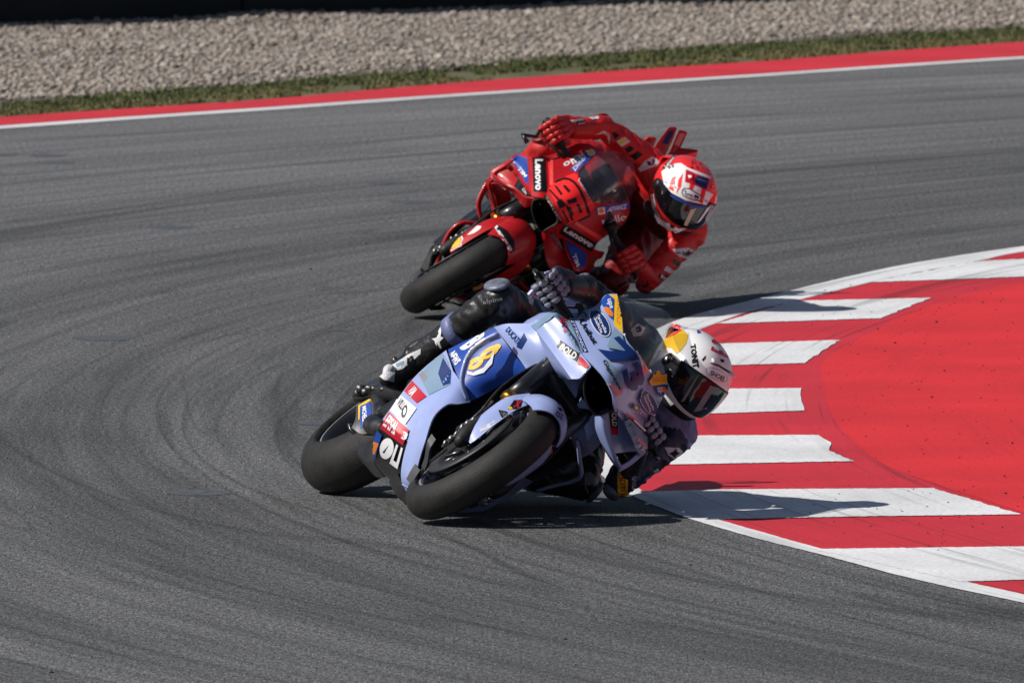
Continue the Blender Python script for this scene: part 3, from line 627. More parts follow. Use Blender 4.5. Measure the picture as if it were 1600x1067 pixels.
def build_bike(b, label, paint, accent):
    M = MAT[b]; root = thing('racing_motorcycle', label, 'motorcycle', M, 'racing motorcycles in the bend'); eye = INV[b] @ CAM
    skin = []
    def sh(name, grid, m, thick=.005, k=5, kr=None, keep=True, e=None):
        o = shell(name, surf(grid, k, kr), m, root, thick, e or eye); 
        if keep: skin.append((o, M))
        return o
    # ---- wheels
    def wheel(name, cx, R, r, hub, halfw):
        c = V((cx, 0, R)); bm = bmesh.new()
        lathe('', [(.205, halfw-.012), (.217, halfw), (.224, halfw), (.224, halfw-.006), (.212, halfw-.014), (.196, halfw*.5), (.192, 0), (.196, -halfw*.5), (.212, -halfw+.014), (.224, -halfw+.006), (.224, -halfw), (.217, -halfw), (.205, -halfw+.012), (.186, -halfw*.4), (.184, 0), (.186, halfw*.4), (.205, halfw-.012)], None, n=80, c=c, bm=bm)
        lathe('', [(.012, hub), (.034, hub), (.036, hub*.5), (.03, 0), (.036, -hub*.5), (.034, -hub), (.012, -hub)], None, n=24, c=c, bm=bm)
        for i in range(7):
            a = 2*math.pi*i/7+.2
            for s in (-1, 1):
                d = lambda r_, off, y: c+V((r_*math.cos(a+off), y, r_*math.sin(a+off)))
                tube('', [d(.03, .2*s, 0), d(.1, .11*s, .006*s), d(.19, .05*s, 0)], [.012, .009, .011], None, n=8, k=3, bm=bm)
        bmesh.ops.recalc_face_normals(bm, faces=bm.faces); wo = frombm(name, bm, RIM, root)
        # slick: crown arc, then sidewall to the bead
        prof = []; ang = 88
        for i in range(25):
            t = math.radians(-ang+2*ang*i/24); prof.append((R-r+r*math.cos(t), r*math.sin(t)))
        side = [(R-r-.006, r*.985), (.226+.004, halfw+.006), (.219, halfw-.002), (.214, halfw-.012)]
        prof = [(q, -y) for q, y in reversed(side)]+prof+side
        lathe('tyre', prof, RUBB, wo, n=128, c=c)
        for s in (-1, 1): lathe('rim_highlight', [(.2235, s*(halfw+.0015)), (.2195, s*(halfw+.0022)), (.2165, s*(halfw+.0012))], GREY, wo, n=80, c=c)  # highlight on each rim lip, painted as a thin grey ring
        return wo
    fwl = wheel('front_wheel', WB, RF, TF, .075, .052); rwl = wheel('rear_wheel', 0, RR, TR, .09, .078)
    cf = V((WB, 0, RF))
    for s in (-1, 1):
        lathe('brake_disc', [(.105, s*.070), (.170, s*.070), (.170, s*.077), (.105, s*.077), (.105, s*.070)], DISC, fwl, n=60, c=cf)
        bm = bmesh.new()
        for i in range(10):
            a = 2*math.pi*i/10; tube('', [cf+V((.04*math.cos(a), s*.06, .04*math.sin(a))), cf+V((.11*math.cos(a+.25), s*.073, .11*math.sin(a+.25)))], .006, None, n=6, k=1, bm=bm)
        frombm('disc_carrier', bm, TITAN, fwl)
    lathe('sprocket', [(.05, .098), (.105, .098), (.108, .102), (.105, .106), (.05, .106)], TITAN, rwl, n=44, c=V((0, 0, RR)))
    # ---- fork legs
    for s in (-1, 1):
        ax = V((1.462, s*.108, .30)); top = V((1.215, s*.098, .90)); L = lambda u: ax+(top-ax)*u
        leg = tube('fork_leg', [L(.16), L(.30), L(.36)], [.019, .019, .019], STEEL, root, 16, k=2)
        tube('fork_tube', [L(.37), L(.6), L(1.0)], [.031, .034, .036], CARB, leg, 18, k=2)
        tube('seal_ring', [L(.325), L(.345), L(.375)], [.031, .033, .033], GOLD, leg, 18, k=1)
        tube('fork_foot', [ax+V((.03, 0, -.045)), ax, L(.10), L(.2)], [.016, .031, .028, .024], BLACK, leg, 14, k=3)
        bm = bmesh.new(); cp = V((1.395, s*.105, .345)); rot = Matrix.Rotation(math.radians(25), 3, 'Y')
        box(bm, cp, (.06, .05, .12), rot, .01); cal = frombm('brake_caliper', bm, BLACK, root)
        bm = bmesh.new()
        for i, q in enumerate(((1.45, .122, .226), (1.443, .126, .255), (1.436, .128, .28), (1.43, .13, .31), (1.425, .132, .335), (1.42, .131, .36))):
            c = V((q[0], s*q[1], q[2])); tube('', [c-V((.004, s*.004, .012)), c+V((.003, s*.004+(.006*s if i % 3 == 0 else 0), .008))], (.007, .010, .006)[i % 3], None, n=6, k=1, bm=bm)
        tube('', [V((1.45, s*.118, .22)), V((1.43, s*.128, .3)), V((1.4, s*.135, .40)), V((1.36, s*.13, .46))], .005, None, n=6, bm=bm)
        frombm('brake_fittings', bm, mat('worn steel', (.3, .29, .28), .42, metal=1, var=.4, vscale=120), cal)
        tube('brake_hose', [V((1.40, s*.135, .40)), V((1.34, s*.15, .52)), V((1.27, s*.13, .66)), V((1.22, s*.09, .8))], .005, BLACK, root, 6)
        # carbon cooling paddles beside the lower fork
        g = lambda x, y, z: V((x, s*y, z))
        shell('brake_duct', surf([[g(1.30, .150, .232), g(1.31, .137, .20), g(1.31, .100, .165), g(1.30, .078, .14)], [g(1.33, .132, .228), g(1.34, .118, .19), g(1.34, .085, .158), g(1.33, .066, .136)]], 4), mat('duct carbon', (.03, .033, .038), .45), root, .008, eye)
        shell('brake_duct', surf([[g(1.31, .100, .125), g(1.31, .09, .10), g(1.31, .075, .07)], [g(1.35, .08, .12), g(1.35, .07, .095), g(1.35, .055, .068)]], 4), mat('duct carbon', (.03, .033, .038), .45), root, .008, eye)
    if b == 'B':
        for q in ([[(675, 384, 1.3), (683, 383, 1.3), (692, 386, 1.31)], [(664, 405, 1.3), (672, 404, 1.31), (682, 402, 1.32)], [(653, 426, 1.3), (662, 423, 1.31), (671, 420, 1.32)]], [[(648, 425, 1.3), (656, 426, 1.31), (664, 429, 1.32)], [(639, 440, 1.3), (644, 440, 1.31), (650, 441, 1.32)]]):
            shell('brake_duct', surf(T(b, q), 3), BLACK, root, .01, eye)
    bm = bmesh.new(); tube('', [V((1.463, -.125, .30)), V((1.463, .125, .30))], .014, None, n=12, k=1, bm=bm); frombm('axle', bm, STEEL, fwl)
    for z, x in ((.69, 1.30), (.88, 1.222)):
        bm = bmesh.new(); box(bm, V((x, 0, z)), (.07, .26, .045), Matrix.Rotation(math.radians(22), 3, 'Y'), .012); frombm('triple_clamp', bm, BLACK, root)
    # ---- front mudguard: hood over the tyre and a long plate down each fork leg
    hood = []
    for a, sp, rr in ((58 if b == 'A' else 47, 66, .0), (64 if b == 'A' else 56, 74, .004), (72, 84, .008), (84, 92, .010), (102, 94, .010), (124, 84, .006)):
        row = []
        for i in range(9):
            q = math.radians(-sp+2*sp*i/8); r = RF-TF+(TF+.014+rr)*math.cos(q); y = (TF+.016+rr)*math.sin(q); t = math.radians(a-6*abs(math.sin(q))**2)
            row.append(V((WB+r*math.cos(t), y, RF+r*math.sin(t))))
        hood.append(row)
    fen = sh('mudguard', hood, paint, .004, 3)
    for s in (-1, 1):
        g = lambda x, y, z: V((x, s*y, z))
        pl = [[g(1.40, .088, .575), g(1.43, .070, .573), g(1.47, .062, .57)], [g(1.415, .125, .50), g(1.46, .118, .495), g(1.5, .088, .49)], [g(1.435, .132, .41), g(1.475, .124, .405), g(1.515, .092, .40)], [g(1.452, .122, .33), g(1.485, .114, .325), g(1.515, .088, .32)], [g(1.462, .108, .29), g(1.485, .1, .288), g(1.505, .086, .29)]]
        o = shell('fork_guard', surf(pl, 4), paint, fen, .004, eye); skin.append((o, M))
    # ---- fairing
    for nm, rows in SIDE.items():
        g = T('A', rows)
        if b == 'B' and nm in ('lower_panel', 'belly_pan', 'duct_panel', 'leading_edge'):      # this machine is slimmer low down
            g = [[V((p.x, p.y*(.74+.22*max(0, min(1, (p.x-.9)/.3))), p.z)) for p in r] for r in g]
        m = {'duct_panel': accent, 'belly_pan': CARB}.get(nm, paint)
        if b == 'B' and nm in ('lower_panel', 'leading_edge', 'duct_panel'): m = CARB
        if b == 'B' and nm == 'leading_edge':
            for s in (1, -1): tube('fairing_rim', [V((p.x+.004, p.y*s, p.z)) for p in g[2]], .009, paint, root, 8, k=3)
        sh(nm, g, m); sh(nm, mir(g), CARB if nm == 'duct_panel' else m, e=V((6, 30, 0)))
    fin = [P('A', *c) for c in ((780, 523, 1.17), (757, 534, 1.15), (737, 550, 1.13), (727, 570, 1.14), (722, 598, 1.16), (731, 626, 1.17))]
    for s in (1,) if b == 'A' else (1, -1):
        o = tube('side_fin', [V((p.x, p.y*s, p.z)) for p in fin], [.018, .015, .014, .014, .013, .01], paint, root, 10, flat=.6)
        if s == 1 and b == 'A': skin.append((o, M))
    if b == 'A': tube('side_fin', [P('A', *c) for c in ((902, 688, 1.2), (906, 718, 1.16), (908, 742, 1.1), (895, 752, 1.05), (870, 758, 1.0), (838, 767, .95))], [.006, .008, .008, .006, .006, .006], paint, root, 8)
    for nm, rows in NOSE[b].items():
        if nm == 'mouth': continue
        g = T(b, rows)
        if nm == 'cowl': cow = sh('nose_cowl', g, paint, .005, 6, 4)
        elif nm == 'screen':
            o = shell('windscreen', surf(g, 4), SCREEN if b == 'A' else SCREENB, root, .003, eye)
        else: sh('aero_wing', g, TEAL if nm == 'wing_top' and b == 'A' else paint, .008, 5)
    # air intake: lip and duct
    mp = NOSE[b]['mouth']; mp = splpx(mp+mp[:1], 3)[:-1]; cx = sum(p[0] for p in mp)/len(mp); cy = sum(p[1] for p in mp)/len(mp)
    rings = [[P(b, cx+(x-cx)*k, cy+(y-cy)*k, d) for x, y in mp] for k, d in ((1.02, 1.50), (1.06, 1.515), (1.0, 1.52), (.94, 1.50), (.8, 1.36), (.6, 1.15))]
    n = len(mp); vv = [p for r in rings for p in r]; ff = [(i*n+j, i*n+(j+1) % n, (i+1)*n+(j+1) % n, (i+1)*n+j) for i in range(5) for j in range(n)]+[tuple(5*n+j for j in range(n))]
    mesh('air_intake', vv, ff, BLACK, root)
    # ---- engine, frame, radiator behind the panels
    bm = bmesh.new(); box(bm, V((.80, 0, .42)), (.48, .30, .42), Matrix.Rotation(.2, 3, 'Y'), .05); box(bm, V((.98, 0, .36)), (.22, .26, .2), Matrix.Rotation(-.5, 3, 'Y'), .04); box(bm, V((.62, .0, .33)), (.3, .34, .26), None, .05)
    eng = frombm('engine', bm, mat('engine casing', (.02, .019, .018), .45, metal=.5), root)
    for s in (-1, 1):
        bm = bmesh.new(); lathe('', [(.0, .165*s), (.07, .165*s), (.085, .155*s), (.09, .12*s)], None, n=28, c=V((.62, 0, .34)), bm=bm); frombm('engine_cover', bm, TITAN, eng)
    bm = bmesh.new(); rw = .19 if b == 'A' else .14; rad = [[V((1.13-.12*abs(y), y*rw, z)) for y in (-1, -.53, 0, .53, 1)] for z in (.30, .5, .70)]
    ro_ = shell('radiator', surf(rad, 3), BLACK, root, .03, V((30, 0, 0))); bm.free()
    bm = bmesh.new()
    for i in range(26):
        z = .31+i*.015; tube('', [V((1.015, -rw*.97, z)), V((1.079, -rw*.5, z)), V((1.136, 0, z)), V((1.079, rw*.5, z)), V((1.015, rw*.97, z))], .0025, None, n=4, k=1, bm=bm)
    frombm('radiator_fins', bm, BLACK, ro_)
    for s in (-1, 1):
        tube('frame_spar', [V((1.2, s*.05, .82)), V((1.05, s*.14, .74)), V((.8, s*.17, .64)), V((.58, s*.16, .5)), V((.55, s*.14, .4))], [.04, .05, .055, .05, .04], CARB, root, 12, flat=.6)
        tube('subframe', [V((.75, s*.12, .78)), V((.4, s*.11, .82)), V((0, s*.07, .92))], .016, CARB, root, 8)
        sw = tube('swingarm', [V((.54, s*.12, .42)), V((.36, s*.145, .40)), V((.15, s*.15, .365)), V((-.04, s*.14, .336))], [.05, .05, .04, .03], CARB, root, 12, flat=1.3)
        fp = tube('foot_peg', [V((.36, s*.19, .43)), V((.36, s*.255, .43))], .011, TITAN, root, 10, k=1)
        bm = bmesh.new(); box(bm, V((.38, s*.185, .47)), (.10, .012, .14), Matrix.Rotation(.3, 3, 'Y'), .004); frombm('heel_plate', bm, CARB, fp)
        # handlebar, grip, lever and guard
        hb = tube('handlebar', [V((1.225, s*.10, .865)), V((1.215, s*.2, .872)), V((1.195, s*.37, .866))], .013, BLACK, root, 10)
        tube('grip', [V((1.208, s*.235, .871)), V((1.196, s*.365, .866))], .019, RUBB, hb, 12, k=1)
        tube('lever', [V((1.235, s*.17, .862)), V((1.252, s*.21, .852)), V((1.256, s*.245, .845)), V((1.25, s*.275, .84))], [.006, .006, .006, .006], BLACK, hb, 8)
        if b == 'B' and s < 0: tube('lever_guard', [V((1.2, -.365, .866)), P(b, 838, 214, 1.27), P(b, 816, 211, 1.3), P(b, 824, 223, 1.31)], [.007, .008, .009, .012], CARB, hb, 8, k=1)
        else: tube('lever_guard', [V((1.195, s*.365, .866)), V((1.21, s*.385, .86)), V((1.25, s*.392, .85)), V((1.275, s*.375, .842))], [.007, .008, .008, .007], CARB, hb, 8, k=3)
        bm = bmesh.new(); c = V((1.235, s*.155, .885)); bmesh.ops.create_cone(bm, cap_ends=True, segments=14, radius1=.02, radius2=.02, depth=.05, matrix=Matrix.Translation(c)); frombm('brake_reservoir', bm, STEEL if s < 0 else BLACK, hb)
    for z in (.915,):
        bm = bmesh.new(); box(bm, V((1.19, 0, .955)), (.02, .17, .1), Matrix.Rotation(-.6, 3, 'Y'), .008); da = frombm('dashboard', bm, BLACK, root)
        bm = bmesh.new(); box(bm, V((1.177, 0, .960)), (.006, .15, .08), Matrix.Rotation(-.6, 3, 'Y'), .002); frombm('display', bm, GREY, da)
    # ---- tank, seat, tail
    def loft(name, secs, m, k=4):
        rows = []
        for x, w_, z0, z1 in secs:
            rows.append([V((x, w_*math.copysign(abs(math.cos(t))**.75, math.cos(t)), (z0+z1)/2+(z1-z0)/2*math.copysign(abs(math.sin(t))**.8, math.sin(t)))) for t in [2*math.pi*i/20 for i in range(20)]])
        g = surf(rows, 1, k); bm = bmesh.new(); rg = [[bm.verts.new(p) for p in r] for r in g]
        for a, c in zip(rg, rg[1:]):
            for j in range(20): bm.faces.new((a[j], a[(j+1) % 20], c[(j+1) % 20], c[j]))
        bm.faces.new(rg[0]); bm.faces.new(list(reversed(rg[-1]))); bmesh.ops.recalc_face_normals(bm, faces=bm.faces); return frombm(name, bm, m, root)
    loft('tank_cover', [(1.12, .10, .74, .90), (1.05, .14, .72, .93), (.9, .17, .70, .955), (.75, .17, .70, .95), (.62, .13, .70, .90), (.54, .09, .70, .83)], paint)
    loft('seat', [(.58, .09, .74, .83), (.45, .13, .75, .835), (.3, .14, .77, .86), (.16, .12, .79, .90)], mat('seat foam', (.01, .01, .011), .8))
    tail = loft('tail_unit', [(.26, .10, .80, .90), (.14, .13, .83, .97), (.0, .12, .87, 1.01), (-.14, .09, .92, 1.03), (-.26, .05, .96, 1.03)], paint)
    g = lambda q, x: [P('B', px, py, x) for px, py in q]
    f1 = [g(((1016, 242), (1028, 222), (1045, 200)), -.10), g(((1027, 243), (1040, 222), (1052, 199)), -.105), g(((1039, 244), (1050, 222), (1058, 200)), -.12)]
    f2 = [g(((1044, 244), (1052, 224), (1061, 204)), -.13), g(((1050, 244), (1059, 224), (1067, 204)), -.135), g(((1057, 244), (1066, 226), (1074, 207)), -.15)]
    f3 = [g(((990, 236), (1004, 222), (1012, 216)), .05), g(((1000, 244), (1010, 230), (1024, 216)), .03), g(((1008, 250), (1018, 236), (1026, 217)), .0)]
    for q in (f1, f2, f3):
        for s in ((1, -1)):
            qq = q if s == 1 else mir(q); o = shell('tail_wing', surf(qq, 3), paint, tail, .01, eye)
            if b == 'B' and s == 1: skin.append((o, M))
    bm = bmesh.new(); c = P('B', 1081, 237, -.2); tube('', [V((-.2, 0, 1.0)), c+V((0, 0, -.03)), c], [.008, .01, .016], None, n=10, k=2, bm=bm); frombm('camera_pod', bm, BLACK, tail)
    # ---- exhausts and the lower rear deflector
    ex = tube('exhaust', [V((.78, -.10, .24)), V((.58, -.15, .20)), P('A', 604, 660, .42), P('A', 598, 642, .34), P('A', 592, 624, .2)], [.03, .034, .036, .034, .03], TITAN, root, 18)
    tube('exhaust', [V((.5, -.06, .72)), V((.25, -.06, .80)), V((-.12, -.05, .92))], [.03, .034, .036], TITAN, root, 16)
    dg = T('A', [[(557, 633, .15), (568, 627, .18), (580, 622, .2)], [(555, 655, .2), (570, 652, .24), (586, 648, .28)], [(549, 668, .22), (566, 678, .27), (588, 672, .32)]])
    sh('rear_deflector', dg, mat('deflector carbon', (.05, .05, .055), .4), .006, 4)
    tube('deflector_stay', [P('A', *c) for c in ((546, 662, .2), (549, 672, .22), (562, 680, .24), (574, 676, .26), (580, 684, .28))], .008, CARB, root, 8)
    sg = T('A', [[(560, 690, .42), (575, 694, .48), (590, 690, .55)], [(560, 712, .45), (575, 722, .52), (585, 722, .6)], [(577, 735, .5), (588, 745, .58), (600, 746, .66)]])
    sh('rear_hugger', sg, CARB, .008, 4)
    bm = bmesh.new()
    for q, r in (((563, 607, .12), .016), ((571, 612, .14), .013), ((577, 606, .18), .011), ((586, 607, .2), .009), ((560, 614, .1), .012), ((600, 608, .3), .008)):
        c = P('A', *q); tube('', [c-V((0, .008, .01)), c+V((.01, .012, .012))], r, None, n=8, k=1, bm=bm)
    tube('', [P('A', *q) for q in ((560, 612, .1), (575, 606, .15), (596, 600, .26), (612, 596, .34))], .009, None, n=8, bm=bm)
    frombm('rear_brake_cylinder', bm, mat('dull steel', (.12, .12, .12), .45, metal=1, var=.5, vscale=120), root)
    for zz in (0, 1):
        tube('drive_chain', [V((.60, .118, .44 if zz else .365)), V((0, .118, RR+.1 if zz else RR-.1))], .008, TITAN, root, 6, k=1)
    return root, skin
bikeA, skinA = build_bike('A', 'lavender blue racing motorcycle numbered 73, leading through the bend beside the kerb', LAV, BLUE)
bikeB, skinB = build_bike('B', 'red racing motorcycle numbered 93, following behind the lavender one', RED, RED)

# ================================================================== RIDERS
def hand_bm(c, axis, wrist, up):
    """gloved hand closed on a grip: palm, four curled fingers of unequal length, thumb underneath"""
    a = axis.normalized(); w = (wrist-c); w = (w-a*w.dot(a)).normalized(); n = a.cross(w).normalized()
    if n.dot(up) < 0: n = -n
    bm = bmesh.new(); W_ = c+w*.098+n*.022
    offs = (.042, .017, -.008, -.031); ln = (.92, 1.0, .97, .84); rad = (.0118, .0122, .0118, .0105)
    for o, l, r in zip(offs, ln, rad):
        k = c+a*o+n*.041+w*.012; j1 = c+a*o*1.04+n*.034-w*.034*l; j2 = c+a*o*1.05-n*.010-w*.046*l; tp = c+a*o*1.02-n*.038*l-w*.022
        capsule(bm, k, r*1.18, j1, r*1.08, 10); capsule(bm, j1, r*1.08, j2, r, 10); capsule(bm, j2, r, tp, r*.86, 10)
        capsule(bm, W_+a*o*.55, .020, k, r*1.25, 10)
    th0 = c-a*.034*1+w*.05+n*.002; th1 = c-a*.058+w*.012-n*.022; th2 = c-a*.05-w*.022-n*.030
    capsule(bm, W_-a*.01, .02, th0, .017, 10); capsule(bm, th0, .0165, th1, .0135, 10); capsule(bm, th1, .0135, th2, .0115, 10)
    capsule(bm, W_+a*.014, .026, W_-a*.014, .026, 10); capsule(bm, W_, .031, W_+(wrist-W_).normalized()*.05, .036, 12)
    return bm, n, w, a
def helmet(b, person, c, up_img, yaw, nod, m, size=1.0):
    """c: centre (world); up_img: helmet's up as it leans in the picture plane; yaw: face turned to picture right; nod: chin down"""
    ux, uy = up_img; u0 = (RT*ux+UPV*uy).normalized(); r0 = (RT*uy-UPV*ux).normalized(); f0 = -FW
    f1 = f0*math.cos(yaw)+r0*math.sin(yaw); s1 = u0.cross(f1).normalized()
    f = f1*math.cos(nod)-u0*math.sin(nod); u = u0*math.cos(nod)+f1*math.sin(nod)
    H = Matrix((f, s1, u)).transposed().to_4x4(); H.translation = c; L = INV[b] @ H; S = size
    def rad(az, el):
        ca, sa, ce, se = math.cos(az), math.sin(az), math.cos(el), math.sin(el)
        lx = .166 if ca > 0 else .176; hz = .148 if se > 0 else .150
        d = V((ca*ce, sa*ce, se)); p = 2.25
        r = (abs(d.x/lx)**p+abs(d.y/.131)**p+abs(d.z/hz)**p)**(-1/p)
        if ca > 0: r *= 1+.10*max(0, ca)**3*max(0, math.sin(-el*1.5)) if el < 0 else 1       # chin bar
        return d*(r*S)
    def grid(a0, a1, e0, e1, na, ne, off=0, fe0=None, fe1=None):
        g = []
        for i in range(ne+1):
            row = []
            for j in range(na+1):
                az = a0+(a1-a0)*j/na; lo = fe0(az) if fe0 else e0; hi = fe1(az) if fe1 else e1; el = lo+(hi-lo)*i/ne
                p = rad(az, el); row.append(L @ (p+p.normalized()*off))
            g.append(row)
        return g
    D = math.radians
    # shell, open underneath
    bm = bmesh.new(); na, ne = 64, 30; rg = []
    for i in range(ne+1):
        el = D(-58)+(D(89.9)-D(-58))*i/ne; row = []
        for j in range(na):
            az = 2*math.pi*j/na; e = el
            p = rad(az, e)
            if p.z < -.126*S: p = p*(1); p.z = -.126*S+(p.z+.126*S)*.15
            row.append(bm.verts.new(L @ p))
        rg.append(row)
    for a, q in zip(rg, rg[1:]):
        for j in range(na): bm.faces.new((a[j], a[(j+1) % na], q[(j+1) % na], q[j]))
    bm.faces.new(list(reversed(rg[0]))); bm.faces.new(rg[-1]); bmesh.ops.recalc_face_normals(bm, faces=bm.faces)
    ho = frombm('helmet', bm, m, person)
    eye = INV[b] @ CAM
    lo = lambda az: D(-27)+D(14)*abs(az/D(78))**2.2; hi = lambda az: D(17)-D(10)*abs(az/D(78))**2
    vi = shell('visor', grid(D(-80), D(80), 0, 0, 40, 12, .0055*S, lo, hi), VISOR, ho, .004, L @ V((3, 0, 0)))
    lo2 = lambda az: hi(az)-D(1); hi2 = lambda az: hi(az)+D(3.0)
    shell('visor_seal', grid(D(-82), D(82), 0, 0, 40, 2, .0048*S, lo2, hi2), INK, ho, .004, L @ V((3, 0, 0)))
    lo3 = lambda az: lo(az)-D(2.5); hi3 = lambda az: lo(az)+D(1)
    shell('visor_seal', grid(D(-80), D(80), 0, 0, 40, 2, .0048*S, lo3, hi3), INK, ho, .004, L @ V((3, 0, 0)))
    for s in (-1, 1):
        q = rad(s*D(86), D(-4)); bm = bmesh.new(); bmesh.ops.create_cone(bm, cap_ends=True, segments=20, radius1=.030*S, radius2=.024*S, depth=.012, matrix=L @ (Matrix.Translation(q) @ q.to_track_quat('Z', 'Y').to_matrix().to_4x4())); frombm('visor_pivot', bm, INK, ho)
        q = rad(s*D(26), D(44)); bm = bmesh.new(); box(bm, V(), (.045, .014, .008), None, .003); bmesh.ops.transform(bm, matrix=L @ (Matrix.Translation(q) @ Matrix.Rotation(s*.3, 4, 'Z')), verts=bm.verts); frombm('top_vent', bm, m, ho)
    # rear spoiler
    sp = [[rad(D(180+t), D(34))+V((.0, 0, .004)) for t in (-42, -22, 0, 22, 42)], [rad(D(180+t), D(16))*1.10+V((-.018, 0, .012)) for t in (-42, -22, 0, 22, 42)], [rad(D(180+t), D(4))*1.02 for t in (-42, -22, 0, 22, 42)]]
    shell('spoiler', surf([[L @ (p*1.0) for p in r] for r in sp], 3), m, ho, .006, L @ V((-3, 0, 1)))
    # chin vent and neck roll
    cv = grid(D(-26), D(26), 0, 0, 10, 4, .006*S, lambda a: D(-46), lambda a: D(-36)); shell('chin_vent', cv, INK, ho, .004, L @ V((3, 0, 0)))
    bm = bmesh.new(); ring_ = [L @ V((.118*S*math.cos(t)-.005, .105*S*math.sin(t), -.124*S)) for t in [2*math.pi*i/28 for i in range(29)]]; tube('', ring_, .014, None, n=8, k=1, cap=False, bm=bm); frombm('neck_roll', bm, BLACK, ho)
    return ho, vi, H
def build_rider(b, label, J, cols, hel, glovem, bootm):
    M = MAT[b]; segs = []
    def s_(a, ra, c, rc, z): segs.append((V(a), ra, V(c), rc, z))
    pe, ne_ = J['pelvis'], J['neck']; sr, sl, hr, hl = J['shr'], J['shl'], J['hir'], J['hil']
    ch = pe.lerp(ne_, .62); wa = pe.lerp(ne_, .3); side = (sl-sr).normalized(); back = (ne_-pe).cross(side).normalized()
    if back.z < 0: back = -back
    s_(pe-side*.05, .115, pe+side*.05, .115, 'torso'); s_(pe, .125, wa, .122, 'torso'); s_(wa, .12, ch, .12, 'torso')
    s_(ch-side*.07, .108, ch+side*.07, .108, 'torso'); s_(ch, .118, ne_, .09, 'torso')
    s_(sr, .068, sr.lerp(ne_, .6), .085, 'shr'); s_(sl, .068, sl.lerp(ne_, .6), .085, 'shl'); s_(sr, .066, ch-side*.09, .10, 'torso'); s_(sl, .066, ch+side*.09, .10, 'torso')
    s_(ch.lerp(ne_, .2)+back*.06, .06, ne_+back*.03-(ne_-pe).normalized()*.04, .05, 'hump')
    s_(ne_, .07, J['headc'].lerp(ne_, .45), .058, 'torso')
    for k, hp, sd in (('r', hr, sr), ('l', hl, sl)):
        kn, an, el = J['kn'+k], J['an'+k], J['el'+k]; wr = J['wr'+k]
        s_(hp, .098, hp.lerp(kn, .5), .086, 'thigh'+k); s_(hp.lerp(kn, .5), .084, kn, .057, 'thigh'+k); s_(kn, .057, kn.lerp(an, .35), .057, 'shin'+k); s_(kn.lerp(an, .35), .057, kn.lerp(an, .62), .05, 'shin'+k)
        s_(sd, .064, sd.lerp(el, .45), .057, 'up'+k); s_(sd.lerp(el, .45), .057, el, .045, 'up'+k); s_(el, .046, el.lerp(wr, .35), .046, 'fo'+k); s_(el.lerp(wr, .35), .046, wr, .033, 'fo'+k)
        s_(pe, .11, hp, .098, 'torso')
    bm = bmesh.new()
    for a, ra, c, rc, z in segs: capsule(bm, a, ra, c, rc, 16)
    mats = []; zone = {}
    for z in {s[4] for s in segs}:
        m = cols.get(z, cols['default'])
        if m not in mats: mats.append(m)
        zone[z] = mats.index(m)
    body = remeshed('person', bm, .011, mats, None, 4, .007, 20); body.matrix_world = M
    nf = len(body.data.polygons); cc = np.empty(nf*3); body.data.polygons.foreach_get('center', cc); cc = cc.reshape(-1, 3); bq = np.full(nf, 9.); bi = np.zeros(nf, np.int32)
    for a, ra, e, rc, z in segs:
        A_, d = np.array(a), np.array(e-a); t = np.clip(((cc-A_)@d)/max(d@d, 1e-9), 0, 1); q = np.linalg.norm(cc-(A_+t[:, None]*d), axis=1)-(ra+(rc-ra)*t)
        u = q < bq; bq[u] = q[u]; bi[u] = zone[z]
    body.data.polygons.foreach_set('material_index', bi)
    tag(body, label, 'person', 'riders on racing motorcycles')
    sk = [(body, M)]
    ho, vi, H = helmet(b, body, *hel); 
    # gloves
    gl = {}
    for k, s in (('r', -1), ('l', 1)):
        bm, n, w_, a = hand_bm(J['hand'+k], V((-.02, s, -.03)), J['el'+k], V((.3, s*.1, 1)))
        g = remeshed('glove', bm, .0042, glovem, body, 2, .0, 60); gl[k] = g; sk.append((g, M))
        wr = J['wr'+k]; d = (J['el'+k]-wr).normalized()
        tube('cuff', [wr-d*.035, wr+d*.0, wr+d*.05, wr+d*.085], [.036, .041, .046, .047], cols.get('cuff', LBLK), g, 16)
        # knuckle armour
        bm = bmesh.new()
        for o in (.042, .017, -.008, -.031):
            h0 = J['hand'+k]+a*o
            for c0, dr, nr_, sc in ((n*.050+w_*.012, -w_, n, 1.0), (n*.046-w_*.022, (-w_*.9-n*.2), n, 1.0), (n*.018-w_*.052, (-n-w_*.2), -w_, .95), (-n*.016-w_*.050, (-n+w_*.4), -w_, .8)):
                dr = dr.normalized(); nr2 = (nr_-dr*nr_.dot(dr)).normalized(); r = bmesh.ops.create_uvsphere(bm, u_segments=10, v_segments=6, radius=1)
                Mx = Matrix((dr, a, nr2)).transposed().to_4x4() @ Matrix.Diagonal((.0205*sc, .0132*sc, .0072, 1)); Mx.translation = h0+c0; bmesh.ops.transform(bm, matrix=Mx, verts=r['verts'])
        frombm('knuckle_armour', bm, cols['armour'], g)
    # boots
    for k, s in (('r', -1), ('l', 1)):
        an, kn, to, he = J['an'+k], J['kn'+k], J['to'+k], J['he'+k]; bm = bmesh.new()
        capsule(bm, an, .05, an.lerp(kn, .28), .053, 14); capsule(bm, an.lerp(kn, .28), .051, an.lerp(kn, .52), .057, 14)
        capsule(bm, he, .038, an, .05, 14); ball = to.lerp(he, .35); capsule(bm, he, .036, ball, .041, 14); capsule(bm, ball, .041, to, .027, 14); capsule(bm, an, .05, ball, .04, 14)
        bo = remeshed('boot', bm, .007, bootm, body, 4, .0012, 40); sk.append((bo, M))
        out = V((.15, s, .3)).normalized()
        tube('toe_slider', [to+out*.012, to.lerp(ball, .6)+out*.032, ball+out*.03], [.012, .022, .012], cols['toe'], bo, 10, flat=1)
        tube('ankle_guard', [an+out*.02+V((.03, 0, -.03)), an+out*.038, an.lerp(kn, .2)+out*.036], [.014, .028, .016], cols['guard'], bo, 10)
